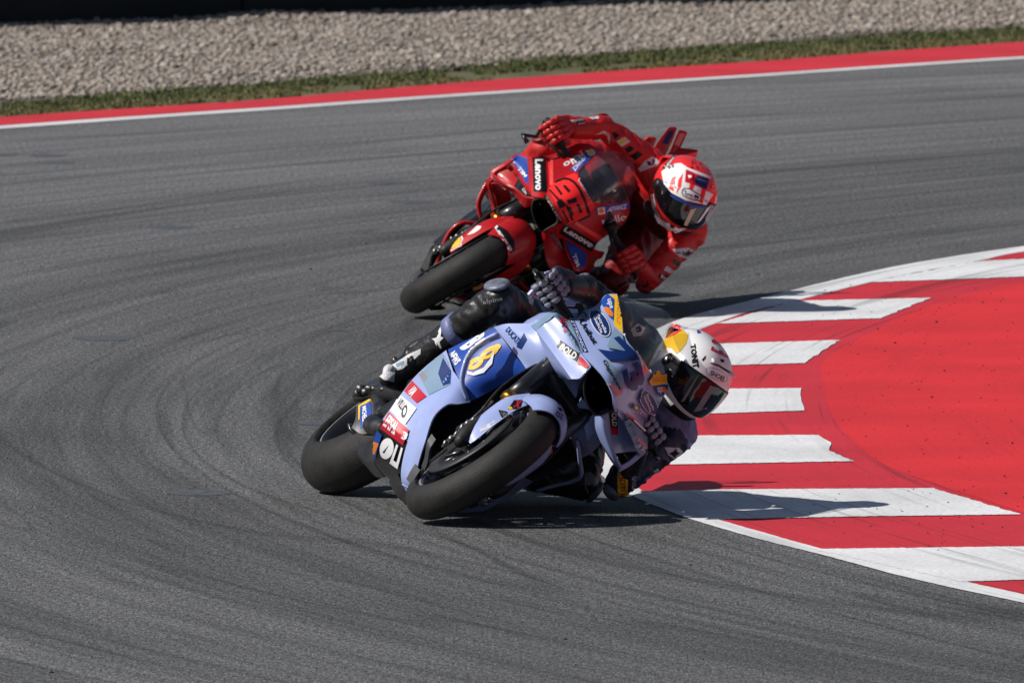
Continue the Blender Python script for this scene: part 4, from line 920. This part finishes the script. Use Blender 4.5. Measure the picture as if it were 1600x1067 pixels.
        # knee slider and shin strap
        kd = (J['thd'+k] if 'thd'+k in J else out); c = kn+kd*.05
        bm = bmesh.new(); r = bmesh.ops.create_uvsphere(bm, u_segments=18, v_segments=10, radius=1); 
        Mx = kd.to_track_quat('Z', 'Y').to_matrix().to_4x4(); Mx.translation = c
        bmesh.ops.scale(bm, vec=(.062, .046, .016), verts=r['verts']); bmesh.ops.transform(bm, matrix=Mx, verts=r['verts']); frombm('knee_slider', bm, cols['slider'], body)
        p = an.lerp(kn, .5); d = (kn-an).normalized(); sb = bmesh.new(); tube('', [p-d*.022, p+d*.022], [.0605, .0625], None, n=20, k=1, bm=sb); frombm('boot_cuff', sb, cols['strap'], bo)
        e = J['el'+k]; ed = (e-(J['sh'+k]+J['wr'+k])/2).normalized(); bm = bmesh.new(); r = bmesh.ops.create_uvsphere(bm, u_segments=14, v_segments=8, radius=1); Mx = ed.to_track_quat('Z', 'Y').to_matrix().to_4x4(); Mx.translation = e+ed*.038
        bmesh.ops.scale(bm, vec=(.045, .035, .02), verts=r['verts']); bmesh.ops.transform(bm, matrix=Mx, verts=r['verts']); frombm('elbow_slider', bm, cols['slider'], body)
    return body, sk, ho, vi, H
def joints(b, d):
    out = {}
    for k, q in d.items(): out[k] = P(b, q[0], q[1], q[2]) if len(q) == 4 else V(q)
    for k in 'rl':
        h, e = out['hand'+k], out['el'+k]; out['wr'+k] = h+(e-h).normalized()*.115+V((0, 0, .012))
    return out
JA = joints('A', dict(pelvis=(.36, .13, .90), hir=(.42, .0, .90), hil=(.42, .26, .86), neck=(.86, .285, 1.055), headc=(1.0, .27, 1.16),
    shr=(1001, 534, .86, 0), shl=(1058, 676, .88, 0), elr=(918, 452, .97, 0), ell=(966, 757, 1.02, 0), handr=(1.202, -.300, .868), handl=(1.202, .300, .868),
    knr=(782, 466, .70, 0), anr=(648, 565, .40, 0), tor=(604, 593, .48, 0), her=(640, 588, .34, 0), knl=(912, 755, .76, 0), anl=(.34, .25, .50), tol=(.46, .26, .44), hel=(.30, .23, .42)))
JB = joints('B', dict(pelvis=(.36, .08, .95), hir=(.42, -.03, .94), hil=(.42, .22, .89), neck=(.84, .19, 1.10), headc=(.95, .19, 1.17),
    shr=(1012, 254, .83, 0), shl=(1080, 362, .86, 0), elr=(944, 199, .94, 0), ell=(1012, 438, 1.0, 0), handr=(1.202, -.300, .868), handl=(1.202, .300, .868),
    knr=(.72, -.27, .74), anr=(.40, -.21, .49), tor=(.49, -.24, .43), her=(.34, -.21, .42), knl=(958, 440, .78, 0), anl=(.34, .25, .50), tol=(.46, .26, .44), hel=(.30, .23, .42)))
def wpt(b, px, py, x): return MAT[b] @ P(b, px, py, x)
riderA = build_rider('A', 'rider in black and lavender leathers with white helmet, hanging off the lavender motorcycle', JA,
    dict(default=LBLK, shl=LLAV, upl=LNAV, fol=LNAV, shr=LBLK, armour=mat('pale armour', (.25, .25, .31), .5, var=.25, vscale=60), toe=LWHT, guard=LBLK, slider=PAD, strap=LLAV, cuff=LBLK),
    (wpt('A', 1080, 582, 1.0), (.57, .82), math.radians(38), math.radians(14), HWHITE, .94), mat('navy glove', (.014, .015, .035), .5, bump=.4, bscale=200, var=.2), mat('boot black', (.012, .012, .014), .42, bump=.3, bscale=80, var=.3))
riderB = build_rider('B', 'rider in bright red leathers with red and white helmet, hanging off the red motorcycle', JB,
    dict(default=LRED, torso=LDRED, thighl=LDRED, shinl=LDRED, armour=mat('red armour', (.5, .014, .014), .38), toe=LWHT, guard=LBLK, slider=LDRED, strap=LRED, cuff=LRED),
    (wpt('B', 1068, 302, .95), (.40, .92), math.radians(22), math.radians(18), HRED, .99), LRED, mat('boot black', (.012, .012, .014), .42))

# ================================================================== PAINT, NUMBERS AND LETTERING
def Z(x0, y0, s, pts): return [(x0+x/s, y0+y/s) for x, y in pts]
def z5(*p): return Z(820, 440, 5.335, p)
def z6(*p): return Z(860, 600, 5.335, p)
def z7(*p): return Z(980, 480, 5.333, p)
def z4(*p): return Z(700, 480, 5.335, p)
def z3(*p): return Z(580, 430, 5.335, p)
def z1(*p): return Z(460, 580, 5.335, p)
# ---- nearer motorcycle
pr = Printer(Skin(skinA), bikeA, INV['A'])
pr.poly(z5((355, 268), (392, 285), (530, 590), (488, 592)), NAVY); pr.text('ELETTRONICA', z5((387, 290), (520, 588), (497, 590), (362, 280)), WHITE, 0)
pr.poly(z5((262, 238), (350, 270), (480, 590), (440, 600), (330, 400)), TEAL); pr.text('akra', z5((345, 290), (385, 400), (330, 430), (285, 310)), DRED, .03)
pr.oval(z5((480, 290))[0], (7.5, 1), (-1, 7), NAVY); pr.poly(z5((485, 272), (505, 285), (490, 290), (510, 300), (470, 312), (480, 292), (465, 290)), LIME, 'emblem')
pr.text('Unibat', z5((490, 318), (612, 512), (572, 532), (447, 338)), INK, .02)
pr.oval(z5((625, 350))[0], (12.3, 21), (11, -5.5), WHITE); pr.oval(z5((625, 350))[0], (11.4, 20), (10, -5), NAVY)
pr.text('Estrella', z5((618, 275), (690, 430), (668, 440), (596, 285)), WHITE, .02); pr.text('Galicia', z5((590, 290), (655, 432), (633, 442), (568, 300)), WHITE, .02)
pr.poly(z5((635, 175), (690, 110), (745, 160), (738, 335), (700, 300), (668, 235)), BLUE); pr.text('ups', z5((715, 150), (735, 230), (700, 240), (675, 165)), WHITE, .02); pr.oval(z5((700, 262))[0], (6, 7), (3, -3), ORA)
pr.poly(z5((735, 97), (798, 140), (815, 448), (740, 375), (748, 160), (692, 112)), YEL); pr.text('RIVACOLD', z5((790, 150), (795, 380), (762, 360), (765, 160)), ORA, .02)
pr.poly(z5((680, 560), (745, 395), (812, 455), (830, 590)), TEAL)
pr.poly(z5((812, 450), (905, 440), (985, 575), (1030, 700), (1030, 745), (975, 770), (945, 640), (890, 530)), WHITE); pr.poly(z5((985, 660), (1030, 700), (1028, 745), (975, 770), (960, 720)), PINK)
pr.poly(z5((870, 470), (900, 478), (930, 490), (900, 498)), GREEN, 'emblem'); pr.text('PERTAMINA', z5((930, 500), (1010, 720), (985, 730), (905, 515)), PINK, .02)
pr.poly(z5((640, 668), (690, 670), (800, 770), (815, 850), (790, 930), (700, 850), (690, 760)), TEAL); pr.poly(z5((690, 850), (740, 870), (800, 935), (750, 940)), PINK)
pr.poly(z5((605, 578), (700, 592), (832, 590), (738, 487), (782, 470), (905, 592), (940, 655), (880, 668), (690, 662)), NAVY, 'race_number')
pr.text('3', z5((925, 655), (1003, 825), (868, 935), (790, 765)), NAVY, .05, 'race_number')
pr.text('Gigantex', z5((672, 660), (800, 890), (770, 915), (636, 682)), INK, .02)
pr.poly(z7((120, 552), (325, 545), (320, 632), (190, 648)), YEL); pr.text('RIVACOLD', z7((190, 572), (315, 566), (312, 612), (192, 622)), ORA, .02)
pr.poly(z7((205, 650), (320, 640), (310, 720), (250, 740)), BLUE); pr.text('ups', z7((225, 660), (270, 655), (285, 720), (240, 725)), WHITE, .02); pr.oval(z7((292, 690))[0], (3, 6), (3, -1), ORA)
pr.oval(z7((155, 785))[0], (11, 20.5), (10, -4), WHITE); pr.oval(z7((155, 785))[0], (10.2, 19.5), (9.2, -3.6), NAVY); pr.text('Estrella', z7((150, 710), (205, 850), (190, 858), (132, 720)), WHITE, .02); pr.text('Galicia', z7((125, 725), (180, 862), (165, 868), (110, 735)), WHITE, .02)
pr.oval(z7((55, 828))[0], (5, 2), (-2, 5), NAVY); pr.oval(z7((52, 828))[0], (2.5, 2), (-1, 3), LIME); pr.text('Unibat', z7((85, 850), (195, 970), (170, 1000), (58, 880)), INK, .02)
pr.poly(z6((478, 190), (560, 188), (560, 420), (508, 422)), INK); pr.text('BOLD', z6((550, 210), (552, 350), (512, 350), (505, 210)), WHITE, .02); pr.poly(z6((500, 365), (560, 362), (560, 418), (510, 420)), DRED)
pr.poly(z6((600, 215), (780, 440), (785, 570), (740, 610), (690, 500), (625, 330)), TEAL); pr.poly(z6((600, 222), (780, 392), (770, 432), (605, 270)), INK); pr.poly(z6((602, 218), (690, 290), (660, 290), (604, 242)), DRED); pr.poly(z6((670, 285), (770, 385), (755, 395), (665, 300)), WHITE)
pr.poly(z6((705, 455), (770, 500), (760, 600), (730, 585), (745, 520), (700, 480)), PINK)
pr.poly(z5((300, 490), (455, 602), (432, 668), (268, 545)), INK); pr.text('BOLD', z5((322, 515), (445, 605), (415, 655), (285, 560)), WHITE, .03); pr.poly(z5((455, 625), (480, 640), (540, 700), (520, 725), (440, 690)), DRED)
pr.text('DUCATI', z4((512, 160), (608, 268), (575, 312), (478, 197)), NAVY, .03); pr.poly(z4((635, 215), (660, 270), (612, 350), (572, 330)), NAVY)
pr.text('B', z3((935, 468), (962, 505), (765, 640), (738, 605)), WHITE, .05); pr.text('K', z3((965, 508), (1000, 560), (805, 695), (768, 645)), WHITE, .05)
[pr.oval(z3(c)[0], a, q, YEL, 'lettering') for c, a, q in (((870, 735), (12, -8), (4.5, 6.5)), ((990, 645), (14, -9), (4, 6)), ((1045, 605), (7, -4), (2.5, 3.5)))]; [pr.oval(z3(c)[0], (5, -3.5), (.8, 1.1), BLUE, 'lettering') for c in ((870, 735), (985, 650))]; pr.poly(z3((805, 800), (850, 815), (940, 770), (1000, 690), (1035, 620), (1010, 740), (940, 815), (860, 838), (808, 828)), WHITE)
pr.text('NEWS', z3((702, 628), (752, 710), (700, 755), (640, 668)), WHITE, .04)
pr.poly(z3((588, 642), (400, 832), (480, 1000), (662, 912), (668, 810), (640, 720)), TEAL); pr.poly(z3((600, 690), (668, 800), (660, 905), (600, 925), (560, 820)), NAVY); pr.poly(z3((398, 835), (430, 800), (470, 850), (440, 895)), GREY)
pr.poly(z3((342, 880), (465, 1012), (380, 1068), (275, 968)), DRED); pr.text('VIA', z3((365, 925), (392, 960), (330, 1020), (300, 970)), WHITE, .04)
pr.poly(z1((880, 195), (1022, 312), (930, 442), (800, 330)), WHITE); pr.text('VILLA', z1((895, 225), (950, 290), (905, 345), (850, 275)), INK, .03); pr.oval(z1((920, 340))[0], (-2.5, 10), (4, 1), INK); pr.oval(z1((924, 338))[0], (-1.2, 6), (2, .5), WHITE)
pr.poly(z1((790, 342), (962, 492), (912, 615), (722, 470)), DRED); pr.text('EPSAL', z1((800, 365), (880, 440), (840, 530), (745, 445)), WHITE, .04); pr.text('3', z1((915, 500), (960, 520), (935, 580), (895, 555)), WHITE, .04)
pr.oval(z1((780, 640))[0], (-3, 16), (10.5, 2), WHITE); pr.poly(z1((745, 670), (800, 610), (760, 680)), NAVY); pr.text('LI', z1((860, 605), (915, 640), (870, 810), (805, 760)), WHITE, .05)
pr.poly(z1((700, 490), (740, 530), (672, 750), (625, 712)), BLUE); pr.poly(z1((672, 580), (715, 600), (680, 690), (645, 670)), ORA)
pr.poly(z1((535, 285), (640, 222), (645, 240), (550, 300), (545, 400), (535, 410)), YEL); pr.poly(z1((552, 290), (635, 255), (655, 440), (550, 476)), BLUE); pr.text('MICHELIN', z1((600, 285), (612, 430), (570, 440), (568, 300)), WHITE, .03)
pr.poly(z4((550, 775), (625, 775), (600, 850), (500, 850)), INK); pr.text('X', z4((570, 780), (622, 782), (590, 838), (540, 836)), DRED, .06); pr.poly(z4((500, 830), (530, 832), (540, 850), (510, 852)), YEL)
pr.poly(z4((420, 855), (490, 870), (530, 925), (480, 950), (440, 910)), INK); pr.text('LCR', z4((440, 870), (490, 885), (515, 925), (470, 925)), GREY, .02); pr.text('Polini', z4((395, 945), (420, 975), (270, 1040), (250, 1015)), WHITE, .03)
pr.text('OZ', z4((905, 860), (960, 900), (955, 945), (895, 905)), INK, .02); pr.poly(z4((915, 835), (965, 850), (985, 875), (930, 862)), INK)
# ---- red motorcycle
def y1(*p): return Z(740, 220, 8.894, p)
def y2(*p): return Z(810, 230, 8.894, p)
def y3(*p): return Z(880, 220, 8.894, p)
def y4(*p): return Z(820, 330, 8.894, p)
pb = Printer(Skin(skinB), bikeB, INV['B'])
pb.poly(y1((820, 240), (992, 238), (1015, 715), (835, 708)), INK); pb.text('Lenovo', y1((960, 262), (965, 692), (858, 692), (852, 262)), WHITE, .04)
pb.poly(y1((535, 255), (600, 200), (745, 245), (770, 600), (715, 570), (640, 420), (580, 350)), BLUE); pb.text('TIM', y1((650, 365), (752, 490), (712, 512), (605, 392)), WHITE, .02)
pb.poly(y1((665, 640), (690, 640), (828, 810), (790, 840), (680, 720)), INK); pb.text('CARRERA', y1((705, 655), (828, 808), (795, 832), (672, 678)), WHITE, .03)
pb.poly(y1((1030, 215), (1105, 190), (1112, 630), (1050, 620)), HOT); pb.text('FRECCIAROSSA', y1((1095, 220), (1104, 620), (1070, 620), (1062, 225)), PINK, 0)
pb.text('riello', [(922, 243), (884, 264), (879, 256), (917, 235)], WHITE, .02)
pb.poly(y2((940, 85), (990, 35), (1095, 50), (800, 385), (718, 310)), BLUE); pb.oval(y2((1010, 85))[0], (6, 1), (-1, 5), WHITE); pb.oval(y2((1010, 85))[0], (4.5, 1), (-1, 4), YEL); pb.text('ADVANCE', y2((950, 150), (790, 345), (745, 300), (915, 115)), WHITE, .02)
pb.poly(y2((420, 590), (500, 480), (620, 440), (760, 480), (850, 580), (935, 760), (985, 930), (830, 1010), (700, 1067), (590, 940)), HOT)
pb.poly(y2((650, 420), (780, 370), (880, 430), (960, 600), (1060, 830), (1000, 900), (930, 740), (850, 560), (760, 460)), HOT)
for q in (((495, 490), (560, 455), (640, 432), (720, 440), (790, 490), (860, 580), (940, 740), (990, 925), (955, 930), (905, 760), (830, 600), (765, 510), (700, 470), (630, 462), (510, 510)), ((612, 545), (655, 535), (722, 615), (688, 638)), ((498, 545), (535, 548), (615, 655), (585, 675)),
          ((420, 605), (445, 595), (575, 735), (548, 752)), ((525, 770), (590, 725), (655, 790), (640, 830), (565, 855)), ((665, 745), (800, 700), (812, 765), (700, 795)), ((688, 835), (722, 828), (765, 935), (725, 948)), ((800, 792), (842, 785), (884, 900), (845, 912)),
          ((825, 1012), (1000, 930), (1000, 958), (840, 1035)), ((595, 880), (620, 870), (705, 1030), (680, 1045)), ((655, 820), (680, 800), (760, 1010), (735, 1020))): pb.poly(y2(*q), INK, 'race_number')
pb.poly(y2((310, 735), (385, 662), (600, 1020), (560, 1062)), CARB); pb.text('M', y2((400, 690), (420, 720), (350, 750), (325, 720)), GREEN, .03); pb.text('MONSTER', y2((425, 745), (590, 1020), (560, 1040), (390, 770)), WHITE, .01)
pb.text('VARGROUP', y2((850, 440), (1042, 725), (1005, 755), (815, 470)), WHITE, .02)
pb.poly(y3((450, 925), (912, 848), (916, 942), (470, 1032)), BLUE); pb.poly(y3((475, 935), (572, 920), (580, 1012), (485, 1030)), WHITE); pb.oval(y3((525, 972))[0], (4, 0), (0, 4), ORA); pb.text('ADVANCE', y3((640, 918), (880, 875), (865, 950), (608, 990)), WHITE, .03)
pb.text('riello', y4((1050, 95), (1400, 28), (1415, 120), (1085, 195)), WHITE, .02)
pb.poly(y4((680, 175), (715, 140), (1070, 355), (1035, 420)), HOT); pb.text('FRECCIAROSSA', y4((705, 150), (1065, 355), (1052, 385), (690, 180)), PINK, 0)
pb.poly(y4((548, 175), (1005, 450), (920, 560), (485, 300)), INK); pb.text('Lenovo', y4((575, 195), (965, 440), (915, 510), (530, 262)), WHITE, .04)
pb.poly(y4((555, 445), (640, 430), (850, 600), (830, 770), (725, 800), (640, 650)), BLUE); pb.text('TIM', y4((692, 590), (752, 745), (705, 780), (640, 620)), WHITE, .02)
pb.poly(y4((345, 300), (385, 290), (510, 520), (480, 530)), INK); pb.text('GARRETT', y4((395, 295), (510, 515), (480, 535), (350, 310)), GREY, .01)
# mudguard of the red machine
def y8(*p): return Z(620, 330, 6.275, p)
pb.poly(y8((930, 160), (980, 130), (1080, 190), (1150, 290), (1155, 385), (1110, 410), (1100, 330), (1040, 230)), INK); pb.text('Lenovo', y8((985, 140), (1150, 380), (1105, 395), (960, 165)), WHITE, .05)
shl = [(0, -1), (.35, -.95), (.7, -.72), (.95, -.3), (.95, .1), (.6, .45), (.55, .8), (0, .72), (-.55, .8), (-.6, .45), (-.95, .1), (-.95, -.3), (-.7, -.72), (-.35, -.95)]
for c, ax, ay in ((y8((562, 312))[0], (11.5, -6), (-4, 8.5)), (y8((812, 715))[0], (11, -5), (5, 9))):
    for k, m in ((1.28, WHITE), (1.1, DRED), (1.0, YEL)): pb.poly([(c[0]+(ax[0]*u-ay[0]*v)*k, c[1]+(ax[1]*u+ay[1]*v)*k) for u, v in shl], m, 'emblem')
pb.poly(y8((690, 235), (790, 145), (830, 150), (815, 180), (760, 215), (720, 230)), WHITE); pb.poly(y8((965, 625), (1010, 570), (1085, 560), (1080, 590), (1020, 610)), GREY)
pb.oval(y8((1030, 285))[0], (6, 8), (4, -2), DRED); pb.poly(y8((1005, 250), (1040, 270), (1030, 300), (1010, 285)), NAVY)
for q in (((1034, 224), (1045, 205), (1054, 204), (1043, 226)), ((1053, 226), (1062, 208), (1070, 209), (1061, 228))): pb.poly(list(q), NAVY if q[0][0] < 1040 else PINK)
# ---- rider A: helmet and leathers
bodyA, skA, hoA, viA, _ = riderA; ph = Printer(Skin([(hoA, MAT['A'])]+[(c, MAT['A']) for c in hoA.children]), hoA, INV['A'])
ph.poly(z7((280, 335), (300, 280), (370, 235), (470, 192), (508, 235), (495, 300), (450, 360), (412, 392), (370, 340), (320, 330)), YEL, 'paint_panel', 4); ph.poly(z7((385, 105), (455, 115), (430, 150), (462, 190), (400, 232), (330, 262), (360, 190)), HOT, 'paint_panel', 4)
ph.text('TONIT', z7((568, 305), (600, 500), (545, 512), (525, 312)), INK, .05); ph.oval(z7((745, 562))[0], (16.5, 8.5), (-3.5, 7), INK); ph.oval(z7((745, 562))[0], (16, 8.1), (-3.2, 6.6), HWHITE); ph.text('SHOEI', z7((700, 525), (810, 580), (795, 618), (687, 563)), INK, .03)
ph.text('RedBull', z7((705, 325), (845, 395), (838, 425), (695, 360)), DRED, .04); ph.oval(z7((775, 300))[0], (4, 2), (-2, 4), YEL); ph.poly(z7((700, 275), (740, 262), (790, 310), (750, 300), (705, 300)), DRED)
ph.poly(z7((575, 165), (605, 160), (612, 215), (585, 220)), BLUE); ph.poly(z7((640, 180), (700, 185), (705, 215), (650, 208)), NAVY); ph.poly(z7((620, 440), (655, 400), (650, 425), (630, 450)), INK); ph.poly(z7((775, 430), (808, 440), (805, 462), (778, 455)), INK)
ph.poly(z7((690, 462), (760, 480), (850, 535), (848, 552), (760, 495), (692, 472)), INK); ph.poly(z7((285, 215), (325, 205), (310, 260), (280, 270)), BLUE)
ph.poly(z7((580, 575), (600, 560), (480, 780), (445, 790)), GREY, 'tear_off_edge'); ph.poly(z7((690, 650), (735, 665), (610, 860), (550, 870)), GREY, 'tear_off_edge')
pa = Printer(Skin(skA), bodyA, INV['A'])
def w8(*p): return Z(780, 400, 8, p)
pa.poly(w8((310, 305), (450, 335), (470, 430), (410, 620), (370, 590), (318, 400)), LWHT, 'suit_patch'); pa.poly(w8((380, 340), (450, 345), (470, 430), (420, 440)), TEAL, 'suit_patch'); pa.poly(w8((510, 640), (590, 610), (625, 765), (560, 740)), LLAV, 'suit_patch')
pa.poly([(761, 459), (765, 448), (776, 438), (790, 435), (789, 443), (772, 456)], mat('knee armour', (.3, .33, .42), .35), 'suit_patch'); pa.text('alpine', [(754, 469), (785, 463), (786, 471), (756, 478)], GREY, .02)
pa.poly(z3((505, 530), (545, 520), (590, 440), (580, 430), (560, 470), (580, 510), (605, 520), (570, 555), (588, 610), (575, 610), (545, 560), (550, 590), (535, 570), (530, 545)), WHITE, 'emblem')
pa.poly(z3((58, 835), (100, 785), (200, 735), (320, 655), (415, 612), (412, 655), (335, 725), (255, 785), (195, 800), (190, 890), (110, 872)), LWHT, 'suit_patch'); pa.poly(z3((300, 690), (345, 668), (372, 720), (330, 762), (296, 740)), INK, 'suit_patch'); pa.poly(z3((205, 740), (270, 715), (275, 745), (215, 765)), TEAL, 'suit_patch')
pa.poly(z6((560, 735), (650, 712), (640, 962), (560, 975)), YEL, 'suit_patch'); pa.text('MOTUL', z6((630, 740), (622, 950), (580, 955), (580, 745)), DRED, .03)
pa.poly(z6((655, 760), (725, 700), (720, 900), (670, 930)), LNAV, 'suit_patch'); pa.text('GRESINI', z6((715, 760), (705, 900), (675, 910), (680, 770)), LWHT, .02)
pa.poly(z6((900, 662), (970, 632), (1012, 690), (960, 728)), INK, 'suit_patch'); pa.poly(z6((855, 722), (892, 698), (945, 760), (905, 792)), LWHT, 'suit_patch'); pa.poly(z6((775, 795), (830, 752), (882, 820), (832, 862)), LLAV, 'suit_patch'); pa.text('NEWS', z6((800, 790), (835, 765), (870, 815), (830, 845)), LWHT, .02)
pa.poly(z6((950, 525), (1067, 530), (1100, 560), (1060, 640), (980, 590)), LWHT, 'suit_patch'); pa.poly(z6((985, 575), (1020, 560), (1050, 535), (1050, 560), (1080, 575), (1045, 590), (1040, 625), (1015, 592)), INK, 'emblem')
pa.poly(z6((285, 745), (335, 728), (395, 795), (402, 900), (345, 970), (285, 860)), GREY, 'suit_patch'); pa.poly(z6((290, 835), (325, 850), (345, 830), (355, 855), (395, 850), (370, 885), (380, 930), (345, 905), (320, 930), (322, 885)), INK, 'emblem')
pa.poly([(985, 515), (996, 505), (1008, 512), (1002, 524), (990, 526)], LWHT, 'suit_patch'); pa.poly([(992, 512), (1000, 509), (1003, 517), (995, 520)], INK, 'emblem')
# ---- rider B
bodyB, skB, hoB, viB, _ = riderB; ph = Printer(Skin([(hoB, MAT['B'])]+[(c, MAT['B']) for c in hoB.children]), hoB, INV['B'])
def v6(*p): return Z(1000, 220, 6.667, p)
ph.poly(v6((225, 325), (300, 262), (380, 240), (430, 236), (500, 285), (740, 375), (735, 400), (480, 310), (470, 430), (600, 480), (760, 560), (690, 670), (480, 625), (330, 545), (250, 450)), HWHITE, 'paint_panel', 4)
for q in (((335, 385), (380, 370), (350, 530), (300, 500)), ((400, 410), (450, 340), (430, 480), (380, 560)), ((520, 450), (570, 460), (540, 540), (510, 500)), ((640, 500), (690, 510), (650, 660), (610, 640))): ph.poly(v6(*q), HOT, 'paint_panel', 4)
ph.poly(v6((478, 302), (560, 335), (560, 460), (468, 432)), DRED); ph.poly(v6((590, 362), (715, 402), (690, 512), (570, 445)), NAVY); ph.poly(v6((500, 360), (540, 370), (520, 400), (505, 385)), WHITE, 'emblem'); ph.text('Lenovo', v6((600, 385), (695, 415), (688, 440), (592, 405)), GREY, .02)
ph.poly(v6((432, 538), (455, 495), (520, 500), (642, 575), (622, 632), (560, 625), (450, 575)), INK); ph.poly(v6((444, 538), (462, 505), (518, 510), (630, 580), (615, 620), (560, 613), (455, 568)), HWHITE); ph.text('SHOEI', v6((470, 525), (615, 580), (600, 618), (462, 560)), INK, .04)
ph.poly(v6((320, 560), (400, 600), (560, 662), (742, 692), (730, 712), (560, 690), (390, 622), (325, 580)), BLUE)
ph.poly(v6((115, 560), (150, 560), (180, 720), (230, 820), (290, 850), (330, 905), (480, 905), (440, 935), (340, 965), (240, 925), (160, 800)), HWHITE, 'paint_panel', 4); ph.text('TITAN', v6((165, 690), (205, 790), (185, 800), (148, 700)), INK, .03)
ph.poly(v6((525, 715), (582, 700), (490, 880), (455, 872)), BEIGE, 'tear_off_edge'); ph.poly(v6((690, 705), (745, 660), (625, 830), (588, 855)), HWHITE, 'tear_off_edge')
ph.poly(v6((235, 285), (340, 160), (380, 150), (350, 200), (260, 300)), INK); ph.text('Lenovo', v6((255, 265), (345, 165), (360, 185), (275, 290)), WHITE, .02); ph.text('93', v6((285, 275), (350, 245), (360, 280), (295, 305)), INK, .02)
rs = random.Random(4)
for i in range(26):
    x, y = rs.uniform(530, 735), rs.uniform(185, 330); 
    if y < 180+(x-530)*.45: continue
    ph.oval(v6((x, y))[0], (rs.uniform(.6, 1.6), .4), (-.3, rs.uniform(.5, 1.2)), INK, 'paint_speckle', 7)
pc = Printer(Skin(skB), bodyB, INV['B'])
def u7(*p): return Z(800, 170, 8, p)
def u5(*p): return Z(940, 340, 7.905, p)
pc.poly(u7((795, 165), (1012, 142), (1042, 205), (830, 238)), INK, 'suit_patch'); pc.text('Lenovo', u7((1020, 195), (835, 220), (820, 182), (1005, 155)), WHITE, .03)
pc.poly(u7((720, 150), (900, 120), (1080, 100), (1085, 130), (900, 148), (760, 172)), LWHT, 'suit_patch')
pc.poly(u7((1240, 305), (1290, 290), (1345, 335), (1290, 385)), INK, 'suit_patch'); pc.poly(u7((1305, 410), (1400, 355), (1480, 410), (1370, 475)), LWHT, 'suit_patch'); pc.poly(u7((1330, 410), (1395, 370), (1440, 400), (1365, 445)), LIME, 'suit_patch'); pc.poly(u7((1400, 500), (1470, 460), (1530, 500), (1450, 560)), INK, 'suit_patch'); pc.poly(u7((1470, 595), (1570, 530), (1640, 570), (1540, 645)), INK, 'suit_patch')
pc.poly(u7((1030, 330), (1150, 275), (1215, 310), (1230, 430), (1205, 440), (1190, 340), (1140, 310)), LWHT, 'suit_patch')
pc.poly(y3((1045, 390), (1130, 280), (1240, 215), (1335, 290), (1310, 350), (1080, 432)), LWHT, 'suit_patch'); pc.poly(y3((1110, 400), (1185, 340), (1160, 280), (1230, 300), (1250, 250), (1270, 310), (1230, 345), (1200, 340)), INK, 'emblem')
pc.poly(u5((868, 392), (1080, 372), (1168, 420), (1105, 517), (960, 482)), LWHT, 'suit_patch'); pc.poly(u5((905, 440), (1010, 415), (1030, 435), (1090, 388), (1085, 425), (1150, 415), (1090, 455), (1065, 495), (1030, 475), (985, 480), (1005, 452)), INK, 'emblem')
pc.poly(u5((870, 545), (900, 502), (1022, 590), (962, 632)), mat('dark green paint', (.02, .05, .02), .5), 'suit_patch'); pc.poly(u5((765, 650), (800, 600), (900, 650), (868, 702)), LWHT, 'suit_patch'); pc.poly(u5((700, 745), (722, 690), (832, 730), (790, 775)), INK, 'suit_patch'); pc.text('Rs', u5((735, 705), (790, 722), (775, 760), (722, 745)), WHITE, .03)
pc.poly(u5((365, 762), (480, 740), (525, 950), (405, 955)), GREY, 'suit_patch'); pc.poly(u5((478, 722), (530, 688), (582, 832), (515, 862)), INK, 'suit_patch'); pc.text('NGK', u5((530, 710), (565, 820), (530, 840), (495, 730)), GREY, .03)
